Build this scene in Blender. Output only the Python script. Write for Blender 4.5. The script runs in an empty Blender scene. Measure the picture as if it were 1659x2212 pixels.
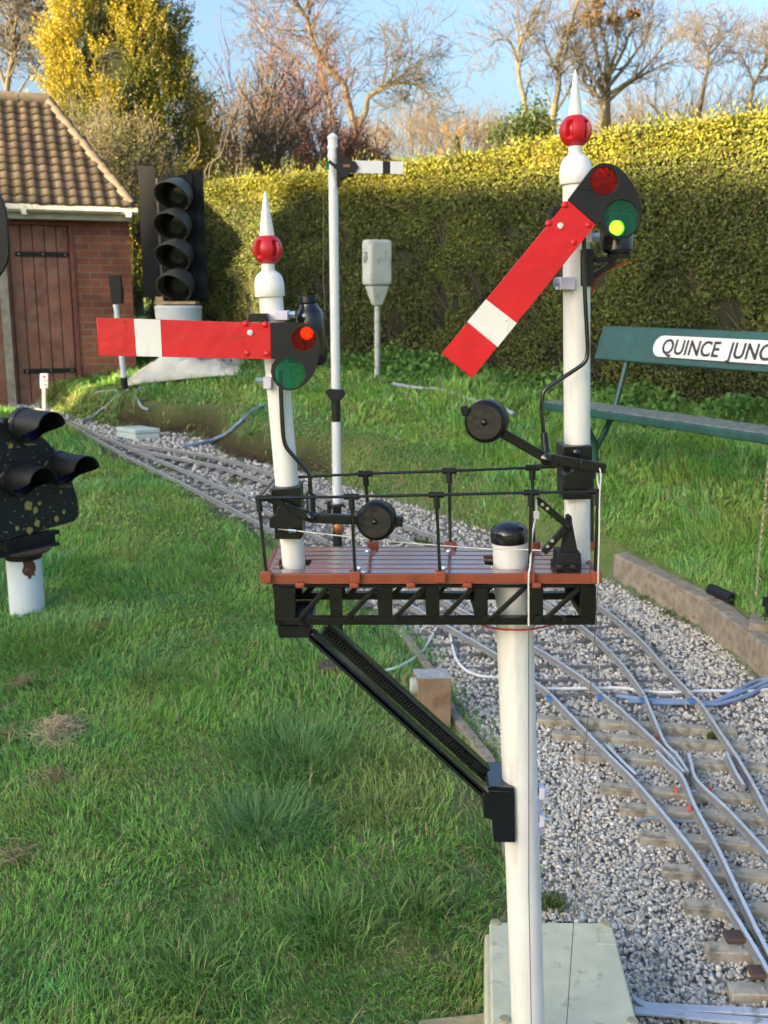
import bpy, bmesh, math, random
import numpy as np
from mathutils import Vector, Matrix
from mathutils.geometry import tessellate_polygon
random.seed(7); rng = np.random.default_rng(7)
S = bpy.context.scene; COL = S.collection
# ------------------------------------------------------------------ camera, sky, sun, exposure
F = 2200.0; PITCH = math.radians(12.0); H = 1.62; CX, CY = 829.5, 1106.0
cd = bpy.data.cameras.new('camera'); cam = bpy.data.objects.new('camera', cd); COL.objects.link(cam)
cam.location = (0, 0, H); cam.rotation_euler = (math.pi/2-PITCH, 0, 0)
cd.sensor_fit = 'VERTICAL'; cd.sensor_height = 36; cd.lens = F/2212*36
cd.clip_start = 0.05; cd.clip_end = 2000
cd.dof.use_dof = True; cd.dof.focus_distance = 1.75; cd.dof.aperture_fstop = 10.0
S.camera = cam
SUN_EL = math.radians(15); SUNV = Vector((-0.82, -0.57, 0)).normalized()
SUNV = Vector((SUNV.x*math.cos(SUN_EL), SUNV.y*math.cos(SUN_EL), math.sin(SUN_EL)))   # towards the sun
w = bpy.data.worlds.new('World'); S.world = w; w.use_nodes = True
wn = w.node_tree; bg = wn.nodes['Background']
sky = wn.nodes.new('ShaderNodeTexSky'); sky.sky_type = 'NISHITA'; sky.sun_disc = False
sky.sun_elevation = SUN_EL; sky.sun_rotation = math.atan2(SUNV.x, SUNV.y)
sky.air_density = 1.1; sky.dust_density = 6.5; sky.ozone_density = 3.0
wn.links.new(sky.outputs[0], bg.inputs[0]); bg.inputs[1].default_value = 0.075
sd = bpy.data.lights.new('sun', 'SUN'); sun = bpy.data.objects.new('sun', sd); COL.objects.link(sun)
sd.energy = 5.0; sd.angle = math.radians(0.55); sd.color = (1.0, 0.77, 0.44)
sun.rotation_euler = SUNV.to_track_quat('Z', 'Y').to_euler(); sun.location = SUNV*30
S.view_settings.view_transform = 'Standard'; S.view_settings.look = 'None'
S.view_settings.exposure = 2.78; S.view_settings.gamma = 1.0
S.cycles.max_bounces = 8; S.cycles.transparent_max_bounces = 12

# ------------------------------------------------------------------ picture measurements -> points in the place
_f = Vector((0, math.cos(PITCH), -math.sin(PITCH))); _u = Vector((0, math.sin(PITCH), math.cos(PITCH))); _r = Vector((1, 0, 0))
def ray(px, py): return _r*((px-CX)/F) + _u*(-(py-CY)/F) + _f
def W(px, py, Y):
    d = ray(px, py); return Vector((0, 0, H)) + d*(Y/d.y)
def dep(p): return (Vector(p)-Vector((0, 0, H))).dot(_f)
def R(wpx, p): return wpx/2.0/F*dep(p)
def Zm(ox, oy, s):                      # enlargement coordinates -> picture coordinates
    return lambda x, y: ((ox+x/s)*0.8229, (oy+y/s)*0.8229)
Z1 = Zm(0, 0, 1.6458); Z2a = Zm(1008, 0, 1.6458); Z4 = Zm(650, 1100, 1.659); Z5 = Zm(1216, 1400, 2.074)
Z7c = Zm(1008, 1700, 1.6458); Z3b = Zm(0, 1050, 3.687); Z2 = Zm(820, 320, 5.53); Zb = Zm(1380, 820, 2.608)
Z4b = Zm(1400, 400, 4.74); Z5b = Zm(620, 480, 3.687); Z6a = Zm(1200, 950, 3.686); Z7 = Zm(680, 1500, 2.304)
Zr = Zm(1750, 1150, 2.951); Z8 = Zm(0, 800, 3.95); Zt = Zm(500, 0, 2.074); Z3t = Zm(1250, 0, 2.166)
Z5c = Zm(160, 950, 2.765); Z6b = Zm(640, 1200, 3.95); Z3 = Zm(0, 900, 2.074)

# ------------------------------------------------------------------ terrain
def base_h(y):
    y = np.asarray(y, float)
    a = 0.044*(np.clip(y, -50, 14)-1.7)
    t = np.clip((y-15)/45, 0, 1); return a + 7.6*(t*t*(3-2*t))
def gp(px, py):                          # point of the track bed under a picture point
    d = ray(px, py); k = 0.044
    t = (k*-1.7 - H)/(d.z-k*d.y); return np.array([d.x*t, d.y*t])
RP = [(2300, 1950), (1800, 1590)] + [Z5(1620, 800), Z5(1300, 530), Z5(810, 260)] + [(1285, 1235), (1200, 1190), (1060, 1150), (960, 1115), (860, 1082), (760, 1055), (660, 1020), (578, 1002), (489, 987), (455, 960), (420, 938), (349, 936), (230, 918), (160, 901), (120, 886), (85, 872)]
RE = np.array([gp(*p) for p in RP])
GP_ = [(-60, 880), (60, 885), (105, 899), (160, 928), (255, 990), (330, 1028), (440, 1089), (560, 1160), (700, 1245), (800, 1322), (885, 1395), (925, 1455), (976, 1553), (1056, 1655), (1085, 1725), (1098, 1850), (1085, 2000), (1065, 2100), (1072, 2250), (1075, 2600)]
GE = np.array([gp(*p) for p in GP_])
RPOLY = np.vstack([[60, RE[0, 1]], RE, [-4.2, 11.9], [-60, 13], [-60, 400], [60, 400]])
GPOLY = np.vstack([RE, [-4.2, 11.7], [-6, 11.6], GE, [GE[-1, 0], 0.2], [60, 0.2], [60, RE[0, 1]]])
def inside(x, y, poly):
    c = np.zeros(x.shape, bool); n = len(poly); j = n-1
    for i in range(n):
        xi, yi = poly[i]; xj, yj = poly[j]
        if yi != yj:
            c ^= ((yi > y) != (yj > y)) & (x < (xj-xi)*(y-yi)/(yj-yi)+xi)
        j = i
    return c
def pdist(x, y, pl):
    d = np.full(x.shape, 1e9)
    for a, b in zip(pl[:-1], pl[1:]):
        v = b-a; l2 = max((v**2).sum(), 1e-12)
        t = np.clip(((x-a[0])*v[0]+(y-a[1])*v[1])/l2, 0, 1)
        d = np.minimum(d, np.hypot(x-a[0]-t*v[0], y-a[1]-t*v[1]))
    return d
def sst(t): t = np.clip(t, 0, 1); return t*t*(3-2*t)
def vnoise(x, y, s, seed=0):
    x = x/s; y = y/s; xi = np.floor(x).astype(int); yi = np.floor(y).astype(int); fx = sst(x-xi); fy = sst(y-yi)
    def h(a, b): return ((np.sin(a*127.1+b*311.7+seed*74.7)*43758.5453) % 1.0)
    return (h(xi, yi)*(1-fx)+h(xi+1, yi)*fx)*(1-fy)+(h(xi, yi+1)*(1-fx)+h(xi+1, yi+1)*fx)*fy
def hz(x, y):
    x = np.atleast_1d(np.asarray(x, float)); y = np.atleast_1d(np.asarray(y, float))
    z = base_h(y)
    ins = inside(x, y, RPOLY); d = np.where(ins, pdist(x, y, RE), 0)
    kerb = sst((x-0.9)/0.4)
    wob = (vnoise(x, y, 0.35, 3)-.5)*0.10
    dd = np.clip(d+wob*(1-kerb)*(d > 0.0), 0, None)
    z = z + (0.15+0.05*(1-kerb))*sst(dd/(0.10+0.16*(1-kerb))) + 0.14*np.minimum(d, 3.6)
    lawn = ~inside(x, y, GPOLY)
    z = z + np.where(lawn, 0.03*sst(pdist(x, y, GE)/0.15)*(~ins) + (vnoise(x, y, 0.5, 1)-.5)*0.03, (vnoise(x, y, .25, 2)-.5)*0.012)
    return z
def zh(x, y): return float(hz(x, y)[0])
def hit(px, py, lift=0.0):               # where the sight line meets the terrain
    d = ray(px, py); o = Vector((0, 0, H))
    t = np.linspace(0.8, 60, 4000); X = d.x*t; Y = d.y*t; Zz = H+d.z*t
    b = np.where(Zz < hz(X, Y)+lift)[0]
    k = t[b[0]] if len(b) else 60
    return o+d*float(k)
def on(x, y, dz=0.0): return Vector((x, y, zh(x, y)+dz))

# ------------------------------------------------------------------ materials
def new_mat(name):
    m = bpy.data.materials.new(name); m.use_nodes = True
    return m, m.node_tree.nodes, m.node_tree.links, m.node_tree.nodes['Principled BSDF']
def pm(name, col, rough=.5, metal=0., var=.18, scale=14., bump=.12, bscale=90., spec=.5, coat=0., col2=None, thr=(.45, .62), det=6, stretch=None, speck=None):
    m, N, L, B = new_mat(name)
    tc = N.new('ShaderNodeTexCoord')
    n1 = N.new('ShaderNodeTexNoise'); n1.inputs['Scale'].default_value = scale; n1.inputs['Detail'].default_value = det
    L.new(tc.outputs['Object'], n1.inputs['Vector'])
    cr = N.new('ShaderNodeValToRGB'); c = col
    cr.color_ramp.elements[0].position = .3; cr.color_ramp.elements[1].position = .7
    cr.color_ramp.elements[0].color = (c[0]*(1-var), c[1]*(1-var), c[2]*(1-var), 1)
    cr.color_ramp.elements[1].color = (min(1, c[0]*(1+var)), min(1, c[1]*(1+var)), min(1, c[2]*(1+var)), 1)
    L.new(n1.outputs['Fac'], cr.inputs['Fac']); out = cr.outputs['Color']
    if col2:
        n3 = N.new('ShaderNodeTexNoise'); n3.inputs['Scale'].default_value = scale*1.7; n3.inputs['Detail'].default_value = 8
        if stretch:
            mp = N.new('ShaderNodeMapping'); mp.inputs['Scale'].default_value = stretch; L.new(tc.outputs['Object'], mp.inputs[0]); L.new(mp.outputs[0], n3.inputs['Vector'])
        else: L.new(tc.outputs['Object'], n3.inputs['Vector'])
        r3 = N.new('ShaderNodeMapRange'); r3.inputs[1].default_value = thr[0]; r3.inputs[2].default_value = thr[1]
        L.new(n3.outputs['Fac'], r3.inputs[0])
        mx = N.new('ShaderNodeMixRGB'); mx.inputs[2].default_value = (*col2, 1)
        L.new(r3.outputs[0], mx.inputs[0]); L.new(out, mx.inputs[1]); out = mx.outputs[0]
    if speck:
        n4 = N.new('ShaderNodeTexNoise'); n4.inputs['Scale'].default_value = speck[0]; n4.inputs['Detail'].default_value = 3; L.new(tc.outputs['Object'], n4.inputs['Vector'])
        r4 = N.new('ShaderNodeMapRange'); r4.inputs[1].default_value = speck[1]; r4.inputs[2].default_value = speck[1]+.02; L.new(n4.outputs['Fac'], r4.inputs[0])
        m4 = N.new('ShaderNodeMixRGB'); m4.inputs[2].default_value = (*speck[2], 1); L.new(r4.outputs[0], m4.inputs[0]); L.new(out, m4.inputs[1]); out = m4.outputs[0]
    L.new(out, B.inputs['Base Color'])
    n2 = N.new('ShaderNodeTexNoise'); n2.inputs['Scale'].default_value = bscale; n2.inputs['Detail'].default_value = 4
    L.new(tc.outputs['Object'], n2.inputs['Vector'])
    bp = N.new('ShaderNodeBump'); bp.inputs['Strength'].default_value = bump; bp.inputs['Distance'].default_value = .004
    L.new(n2.outputs['Fac'], bp.inputs['Height']); L.new(bp.outputs[0], B.inputs['Normal'])
    rr = N.new('ShaderNodeMapRange'); rr.inputs[3].default_value = max(.03, rough-.1); rr.inputs[4].default_value = min(1, rough+.12)
    L.new(n1.outputs['Fac'], rr.inputs[0]); L.new(rr.outputs[0], B.inputs['Roughness'])
    B.inputs['Metallic'].default_value = metal; B.inputs['Specular IOR Level'].default_value = spec
    B.inputs['Coat Weight'].default_value = coat; B.inputs['Coat Roughness'].default_value = .12
    return m
def leaf_mat(name, trans=.35, rough=.55, spec=.3, tint=(1, 1, 1)):
    m, N, L, B = new_mat(name)
    at = N.new('ShaderNodeAttribute'); at.attribute_name = 'tone'
    B.inputs['Roughness'].default_value = rough; B.inputs['Specular IOR Level'].default_value = spec
    L.new(at.outputs['Color'], B.inputs['Base Color'])
    if trans > 0:
        tr = N.new('ShaderNodeBsdfTranslucent'); L.new(at.outputs['Color'], tr.inputs['Color'])
        mx = N.new('ShaderNodeMixShader'); mx.inputs[0].default_value = trans
        L.new(B.outputs[0], mx.inputs[1]); L.new(tr.outputs[0], mx.inputs[2])
        L.new(mx.outputs[0], N['Material Output'].inputs['Surface'])
    return m
def glass_mat(name, col):
    m, N, L, B = new_mat(name)
    t = N.new('ShaderNodeBsdfTransparent'); t.inputs[0].default_value = (*col, 1)
    g = N.new('ShaderNodeBsdfGlossy'); g.inputs['Roughness'].default_value = .06; g.inputs[0].default_value = (.9, .9, .9, 1)
    fr = N.new('ShaderNodeFresnel'); fr.inputs[0].default_value = 1.25
    d = N.new('ShaderNodeBsdfDiffuse'); d.inputs[0].default_value = (*[c*.5 for c in col], 1)
    m1 = N.new('ShaderNodeMixShader'); m1.inputs[0].default_value = .14
    L.new(t.outputs[0], m1.inputs[1]); L.new(d.outputs[0], m1.inputs[2])
    m2 = N.new('ShaderNodeMixShader'); L.new(fr.outputs[0], m2.inputs[0]); L.new(m1.outputs[0], m2.inputs[1]); L.new(g.outputs[0], m2.inputs[2])
    L.new(m2.outputs[0], N['Material Output'].inputs['Surface']); return m
def emit_mat(name, col, s):
    m, N, L, B = new_mat(name)
    B.inputs['Base Color'].default_value = (*[c*.3 for c in col], 1)
    B.inputs['Emission Color'].default_value = (*col, 1); B.inputs['Emission Strength'].default_value = s; return m
M = {}
M['white'] = pm('white_paint', (.80, .785, .75), .42, var=.06, scale=9, bump=.16, bscale=60, col2=(.60, .565, .50), thr=(.54, .80), stretch=(3.5, 3.5, .45), speck=(70, .735, (.16, .14, .11)))
M['white_plain'] = pm('white_plastic', (.74, .74, .75), .4, var=.04, bump=.05)
M['clamp'] = pm('lilac_white_plastic', (.66, .62, .74), .45, var=.05, bump=.05)
M['red'] = pm('red_paint', (.62, .005, .012), .40, var=.14, scale=9, bump=.32, bscale=38, col2=(.42, .012, .016), thr=(.56, .80), stretch=(1.2, 3, 5), speck=(60, .745, (.16, .02, .02)))
M['finial_red'] = pm('red_gloss', (.50, .008, .016), .38, var=.12, bump=.12, bscale=40, coat=.1)
M['black'] = pm('black_paint', (.006, .0068, .0072), .36, var=.3, bump=.25, bscale=70, spec=.38)
M['black_gloss'] = pm('black_gloss', (.006, .007, .009), .22, var=.3, bump=.08, bscale=50, coat=.4)
M['black_satin'] = pm('black_satin', (.010, .0105, .012), .5, var=.3, bump=.15, bscale=90, spec=.35)
M['deck'] = pm('deck_red_brown', (.16, .036, .026), .2, var=.2, scale=18, bump=.12, bscale=45, coat=1.0)
M['deck_edge'] = pm('deck_edge_brown', (.27, .062, .030), .36, var=.18, scale=22, bump=.3, bscale=60)
M['matt_black'] = pm('matt_black', (.005, .006, .008), .65, var=.3, bump=.15, spec=.2)
M['steel'] = pm('bright_steel', (.62, .66, .70), .25, .9, var=.1, bump=.04)
M['bolt_blue'] = pm('zinc_bolt', (.45, .58, .66), .3, .6, var=.1)
M['rail'] = pm('rail_steel', (.27, .27, .265), .42, .25, var=.2, scale=30, bump=.08, col2=(.22, .17, .13), thr=(.62, .78))
M['rail_top'] = pm('rail_top', (.78, .80, .82), .30, .6, var=.06, scale=5, bump=.02)
M['cord'] = pm('cord', (.70, .68, .60), .8, var=.1)
M['wire'] = pm('thin_wire', (.16, .14, .12), .5, .4, var=.2)
M['redwire'] = pm('red_wire', (.5, .03, .02), .5)
M['galv'] = pm('sleeve_grey', (.5, .5, .5), .4, .5)
M['red_glass'] = glass_mat('red_glass', (.74, .05, .055))
M['green_glass'] = glass_mat('green_glass', (.15, .62, .46))
M['blue_glass'] = pm('blue_lens', (.012, .012, .11), .15, var=.2)
M['lamp_dark'] = pm('dark_lens', (.02, .02, .02), .12, var=.2, coat=.5)
M['bulb'] = emit_mat('lit_bulb', (1.0, .40, .006), 9)
M['hood'] = pm('hood_tan', (.075, .068, .055), .55, var=.3, scale=25)
M['bench'] = pm('bench_green', (.012, .075, .068), .42, var=.22, scale=10, bump=.15, bscale=50, col2=(.018, .06, .05))
M['seat_top'] = pm('worn_seat', (.20, .22, .20), .6, var=.25, scale=16, col2=(.04, .12, .105), thr=(.52, .62))
M['plate_white'] = pm('nameplate_white', (.80, .80, .78), .4, var=.05, scale=30, bump=.25, bscale=40, col2=(.35, .33, .30), thr=(.68, .8))
M['letter'] = pm('letter_black', (.018, .018, .02), .5)
M['concrete'] = pm('concrete', (.26, .225, .175), .9, var=.25, scale=18, bump=.6, bscale=70, col2=(.19, .14, .075), thr=(.5, .68))
M['sleeper'] = pm('weathered_wood', (.38, .33, .25), .85, var=.3, scale=22, bump=.5, bscale=60, col2=(.17, .15, .10), thr=(.5, .7))
M['plastic_sleeper'] = pm('grey_plastic', (.14, .14, .14), .6, var=.3)
M['chair'] = pm('rail_chair_brown', (.085, .052, .038), .6, var=.3)
M['box_cream'] = pm('box_cream', (.56, .545, .38), .55, var=.10, scale=20, bump=.12, bscale=120, col2=(.30, .30, .19), thr=(.60, .78))
M['box_knob'] = pm('box_knob', (.34, .31, .20), .6)
M['jbox'] = pm('junction_box_grey', (.47, .57, .53), .5, var=.05)
M['cabinet'] = pm('cabinet_grey', (.42, .45, .43), .6, var=.1, scale=6, col2=(.20, .23, .15), thr=(.52, .75))
M['cable_grey'] = pm('cable_grey', (.27, .31, .36), .5, var=.15)
M['cable_white'] = pm('cable_white', (.75, .75, .74), .45, var=.08)
M['cable_blue'] = pm('cable_blue', (.22, .30, .44), .5, var=.15)
M['bar_grey'] = pm('painted_bar', (.50, .52, .58), .45, .2, var=.12, scale=14, col2=(.25, .24, .22), thr=(.6, .75))
M['lichen_black'] = pm('lichen_black', (.010, .012, .015), .5, var=.3, scale=34, col2=(.36, .33, .20), thr=(.635, .70), bump=.3)
M['pipe_white'] = pm('pipe_white', (.72, .76, .80), .45, var=.06, scale=8, col2=(.42, .36, .30), thr=(.70, .8))
M['rust'] = pm('rust', (.12, .045, .025), .85, var=.4, scale=40, bump=.6)
M['tarp'] = pm('white_sheet', (.66, .62, .52), .6, var=.15, scale=6)
M['straw'] = pm('straw', (.42, .34, .20), .8, var=.3)
M['bark'] = pm('bark', (.088, .074, .05), .9, var=.35, scale=3, bump=.3)
M['bark_dark'] = pm('bark_dark', (.10, .075, .05), .9, var=.35, scale=3)
M['twig_brown'] = pm('twig_brown', (.105, .085, .064), .9, var=.3, scale=2)
M['twig_red'] = pm('twig_red', (.10, .058, .05), .9, var=.3, scale=2)
M['nest'] = pm('nest', (.16, .10, .05), .95, var=.3, scale=8)
M['copper'] = pm('copper_disc', (.30, .12, .05), .35, .6)
M['leaf'] = leaf_mat('foliage', .30)
M['grass'] = leaf_mat('grass_blades', .42, .42, .5)
M['stone'] = leaf_mat('ballast_stone', 0, .85, .3)

# ------------------------------------------------------------------ mesh helpers
CEN = {}
def tag(o, label=None, cat=None, group=None, kind=None):
    if label: o['label'] = label
    if cat: o['category'] = cat
    if group: o['group'] = group
    if kind: o['kind'] = kind
    return o
def empty(name, loc, label, cat, group=None):
    o = bpy.data.objects.new(name, None); COL.objects.link(o); o.location = loc
    o.empty_display_size = .1; CEN[o] = Vector(loc); return tag(o, label, cat, group)
def link_mesh(me, name, mat, parent, cen):
    o = bpy.data.objects.new(name, me); COL.objects.link(o); o.location = cen; CEN[o] = Vector(cen)
    if mat: me.materials.append(mat)
    if parent:
        o.parent = parent; o.matrix_parent_inverse = Matrix.Translation(-CEN[parent])
    return o
class MB:
    def __init__(s): s.v = []; s.f = []
    def add(s, vs, fs):
        o = len(s.v); s.v += [Vector(p) for p in vs]; s.f += [tuple(i+o for i in f) for f in fs]; return s
    def hexa(s, p):                        # 8 points, bottom loop then top loop
        return s.add(p, [(3, 2, 1, 0), (4, 5, 6, 7), (0, 1, 5, 4), (1, 2, 6, 5), (2, 3, 7, 6), (3, 0, 4, 7)])
    def box(s, c, ex, ey, ez):             # centre and half-edge vectors
        c = Vector(c); ex = Vector(ex); ey = Vector(ey); ez = Vector(ez)
        return s.hexa([c-ex-ey-ez, c+ex-ey-ez, c+ex+ey-ez, c-ex+ey-ez, c-ex-ey+ez, c+ex-ey+ez, c+ex+ey+ez, c-ex+ey+ez])
    def abox(s, c, sx, sy, sz): return s.box(c, (sx/2, 0, 0), (0, sy/2, 0), (0, 0, sz/2))
    def bar(s, a, b, w, h, up=(0, -1, 0)):  # straight bar, w across in the plane, h along up
        a = Vector(a); b = Vector(b); d = (b-a); l = d.length; d.normalize(); up = Vector(up)
        up = (up-d*up.dot(d)).normalized(); sd_ = d.cross(up)
        return s.box((a+b)/2, d*l/2, sd_*w/2, up*h/2)
    def tube(s, pts, r, n=8, cap=True):
        pts = [Vector(p) for p in pts]; k = len(pts)
        rs = r if isinstance(r, (list, tuple)) else [r]*k
        T = []
        for i in range(k):
            t = (pts[min(i+1, k-1)]-pts[max(i-1, 0)]); T.append(t.normalized() if t.length > 1e-9 else Vector((0, 0, 1)))
        a = Vector((0, 0, 1)) if abs(T[0].z) < .9 else Vector((1, 0, 0))
        u = T[0].cross(a).normalized(); o = len(s.v)
        for i in range(k):
            u = (u-T[i]*u.dot(T[i])).normalized(); v = T[i].cross(u)
            for j in range(n):
                an = 2*math.pi*j/n; s.v.append(pts[i]+(u*math.cos(an)+v*math.sin(an))*rs[i])
        for i in range(k-1):
            for j in range(n):
                a0 = o+i*n+j; a1 = o+i*n+(j+1) % n; s.f.append((a0, a1, a1+n, a0+n))
        if cap:
            s.f.append(tuple(o+j for j in range(n))[::-1]); s.f.append(tuple(o+(k-1)*n+j for j in range(n)))
        return s
    def lathe(s, a, b, prof, n=24):         # prof: (t along a->b, radius)
        a = Vector(a); b = Vector(b); d = b-a
        ps = [a+d*t for t, _ in prof]; ax = d.normalized()
        q = Vector((0, 0, 1)) if abs(ax.z) < .9 else Vector((0, 1, 0))
        u = ax.cross(q).normalized(); v = ax.cross(u); o = len(s.v)
        for p, (t, r) in zip(ps, prof):
            for j in range(n):
                an = 2*math.pi*j/n; s.v.append(p+(u*math.cos(an)+v*math.sin(an))*r)
        for i in range(len(prof)-1):
            for j in range(n):
                a0 = o+i*n+j; a1 = o+i*n+(j+1) % n; s.f.append((a0, a0+n, a1+n, a1))
        s.f.append(tuple(o+j for j in range(n))); s.f.append(tuple(o+(len(prof)-1)*n+j for j in range(n))[::-1])
        return s
    def plate(s, outer, holes=(), thick=(0, .006, 0)):   # planar outline with holes, given thickness
        th = Vector(thick); loops = [[Vector(p) for p in outer]]+[[Vector(p) for p in h] for h in holes]
        flat = [p for l in loops for p in l]; n = len(flat); o = len(s.v)
        tr = tessellate_polygon(loops)
        s.v += flat; s.v += [p+th for p in flat]
        for t in tr: s.f.append((o+t[0], o+t[1], o+t[2])); s.f.append((o+n+t[2], o+n+t[1], o+n+t[0]))
        k = o
        for l in loops:
            m = len(l)
            for i in range(m):
                j = (i+1) % m; s.f.append((k+i, k+j, k+j+n, k+i+n))
            k += m
        return s
    def build(s, name, mat, parent=None, bevel=0, smooth=40, seg=2):
        xs = [p.x for p in s.v]; ys = [p.y for p in s.v]; zs = [p.z for p in s.v]
        c = Vector(((min(xs)+max(xs))/2, (min(ys)+max(ys))/2, min(zs) if not parent else (min(zs)+max(zs))/2))
        me = bpy.data.meshes.new(name); me.from_pydata([p-c for p in s.v], [], s.f); me.update()
        bm = bmesh.new(); bm.from_mesh(me); bmesh.ops.recalc_face_normals(bm, faces=bm.faces); bm.to_mesh(me); bm.free()
        if smooth:
            me.polygons.foreach_set('use_smooth', [True]*len(me.polygons)); me.set_sharp_from_angle(angle=math.radians(smooth))
        o = link_mesh(me, name, mat, parent, c)
        if bevel:
            b = o.modifiers.new('bevel', 'BEVEL'); b.width = bevel; b.segments = seg; b.limit_method = 'ANGLE'; b.angle_limit = math.radians(40)
        return o
class MBS:                                 # like MB, but every added piece becomes an object of its own
    def __init__(s): s.p = []
    def __getattr__(s, k):
        def call(*a, **kw): m = MB(); getattr(m, k)(*a, **kw); s.p.append(m); return s
        return call
    def build(s, *a, **kw): return [m.build(*a, **kw) for m in s.p]
def np_mesh(name, v, f, mat, tone=None, parent=None, smooth=False):
    v = np.asarray(v, np.float32).reshape(-1, 3); f = np.asarray(f, np.int32); k = f.shape[1]
    c = Vector([float(a) for a in ((v.min(0)+v.max(0))/2)]); c.z = float(v[:, 2].min()) if parent is None else c.z
    me = bpy.data.meshes.new(name); me.vertices.add(len(v)); me.vertices.foreach_set('co', (v-np.array(c, np.float32)).ravel())
    me.loops.add(f.size); me.loops.foreach_set('vertex_index', f.ravel())
    me.polygons.add(len(f)); me.polygons.foreach_set('loop_start', np.arange(len(f), dtype=np.int32)*k)
    try: me.polygons.foreach_set('loop_total', np.full(len(f), k, np.int32))
    except Exception: pass
    if tone is not None:
        a = me.attributes.new('tone', 'FLOAT_COLOR', 'POINT')
        t = np.ones((len(v), 4), np.float32); t[:, :3] = tone; a.data.foreach_set('color', t.ravel())
    me.update(calc_edges=True)
    if smooth: me.polygons.foreach_set('use_smooth', np.ones(len(f), bool))
    me.validate()
    return link_mesh(me, name, mat, parent, c)
def branches_mesh(br, sides=4):            # list of (points, radii) -> vertices and quads
    V = []; Fq = []; o = 0; by = {}
    for p, r in br: by.setdefault(len(p), []).append((p, r))
    for n, lst in by.items():
        P = np.array([[tuple(q) for q in p] for p, _ in lst]); Rr = np.array([r for _, r in lst])
        T = np.gradient(P, axis=1); T /= np.linalg.norm(T, axis=2, keepdims=True)+1e-9
        a = np.zeros_like(T); m = np.abs(T[:, :1, 2:3]) < .8
        a[:, :, :] = np.where(m, np.array([0, 0, 1.]), np.array([1., 0, 0]))
        U = np.cross(T, a); U /= np.linalg.norm(U, axis=2, keepdims=True)+1e-9; Vv = np.cross(T, U)
        an = np.arange(sides)*2*np.pi/sides
        ring = P[:, :, None, :]+(U[:, :, None, :]*np.cos(an)[None, None, :, None]+Vv[:, :, None, :]*np.sin(an)[None, None, :, None])*Rr[:, :, None, None]
        B = len(lst); V.append(ring.reshape(-1, 3))
        idx = o+np.arange(B*n*sides).reshape(B, n, sides)
        q = np.stack([idx[:, :-1], np.roll(idx, -1, 2)[:, :-1], np.roll(idx, -1, 2)[:, 1:], idx[:, 1:]], -1).reshape(-1, 4)
        Fq.append(q); o += B*n*sides
    return np.vstack(V), np.vstack(Fq)
def arc(c, rx, ry, fn, Y, n=28): return [W(*fn(c[0]+rx*math.cos(2*math.pi*i/n), c[1]+ry*math.sin(2*math.pi*i/n)), Y) for i in range(n)]
def smoothpts(pts, n=6):                   # Catmull-Rom through points
    pts = [Vector(p) for p in pts]; out = []
    for i in range(len(pts)-1):
        p0 = pts[max(i-1, 0)]; p1 = pts[i]; p2 = pts[i+1]; p3 = pts[min(i+2, len(pts)-1)]
        for k in range(n):
            t = k/n; out.append(.5*((2*p1)+(p2-p0)*t+(2*p0-5*p1+4*p2-p3)*t*t+(3*p1-p0-3*p2+p3)*t**3))
    return out+[pts[-1]]
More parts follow.
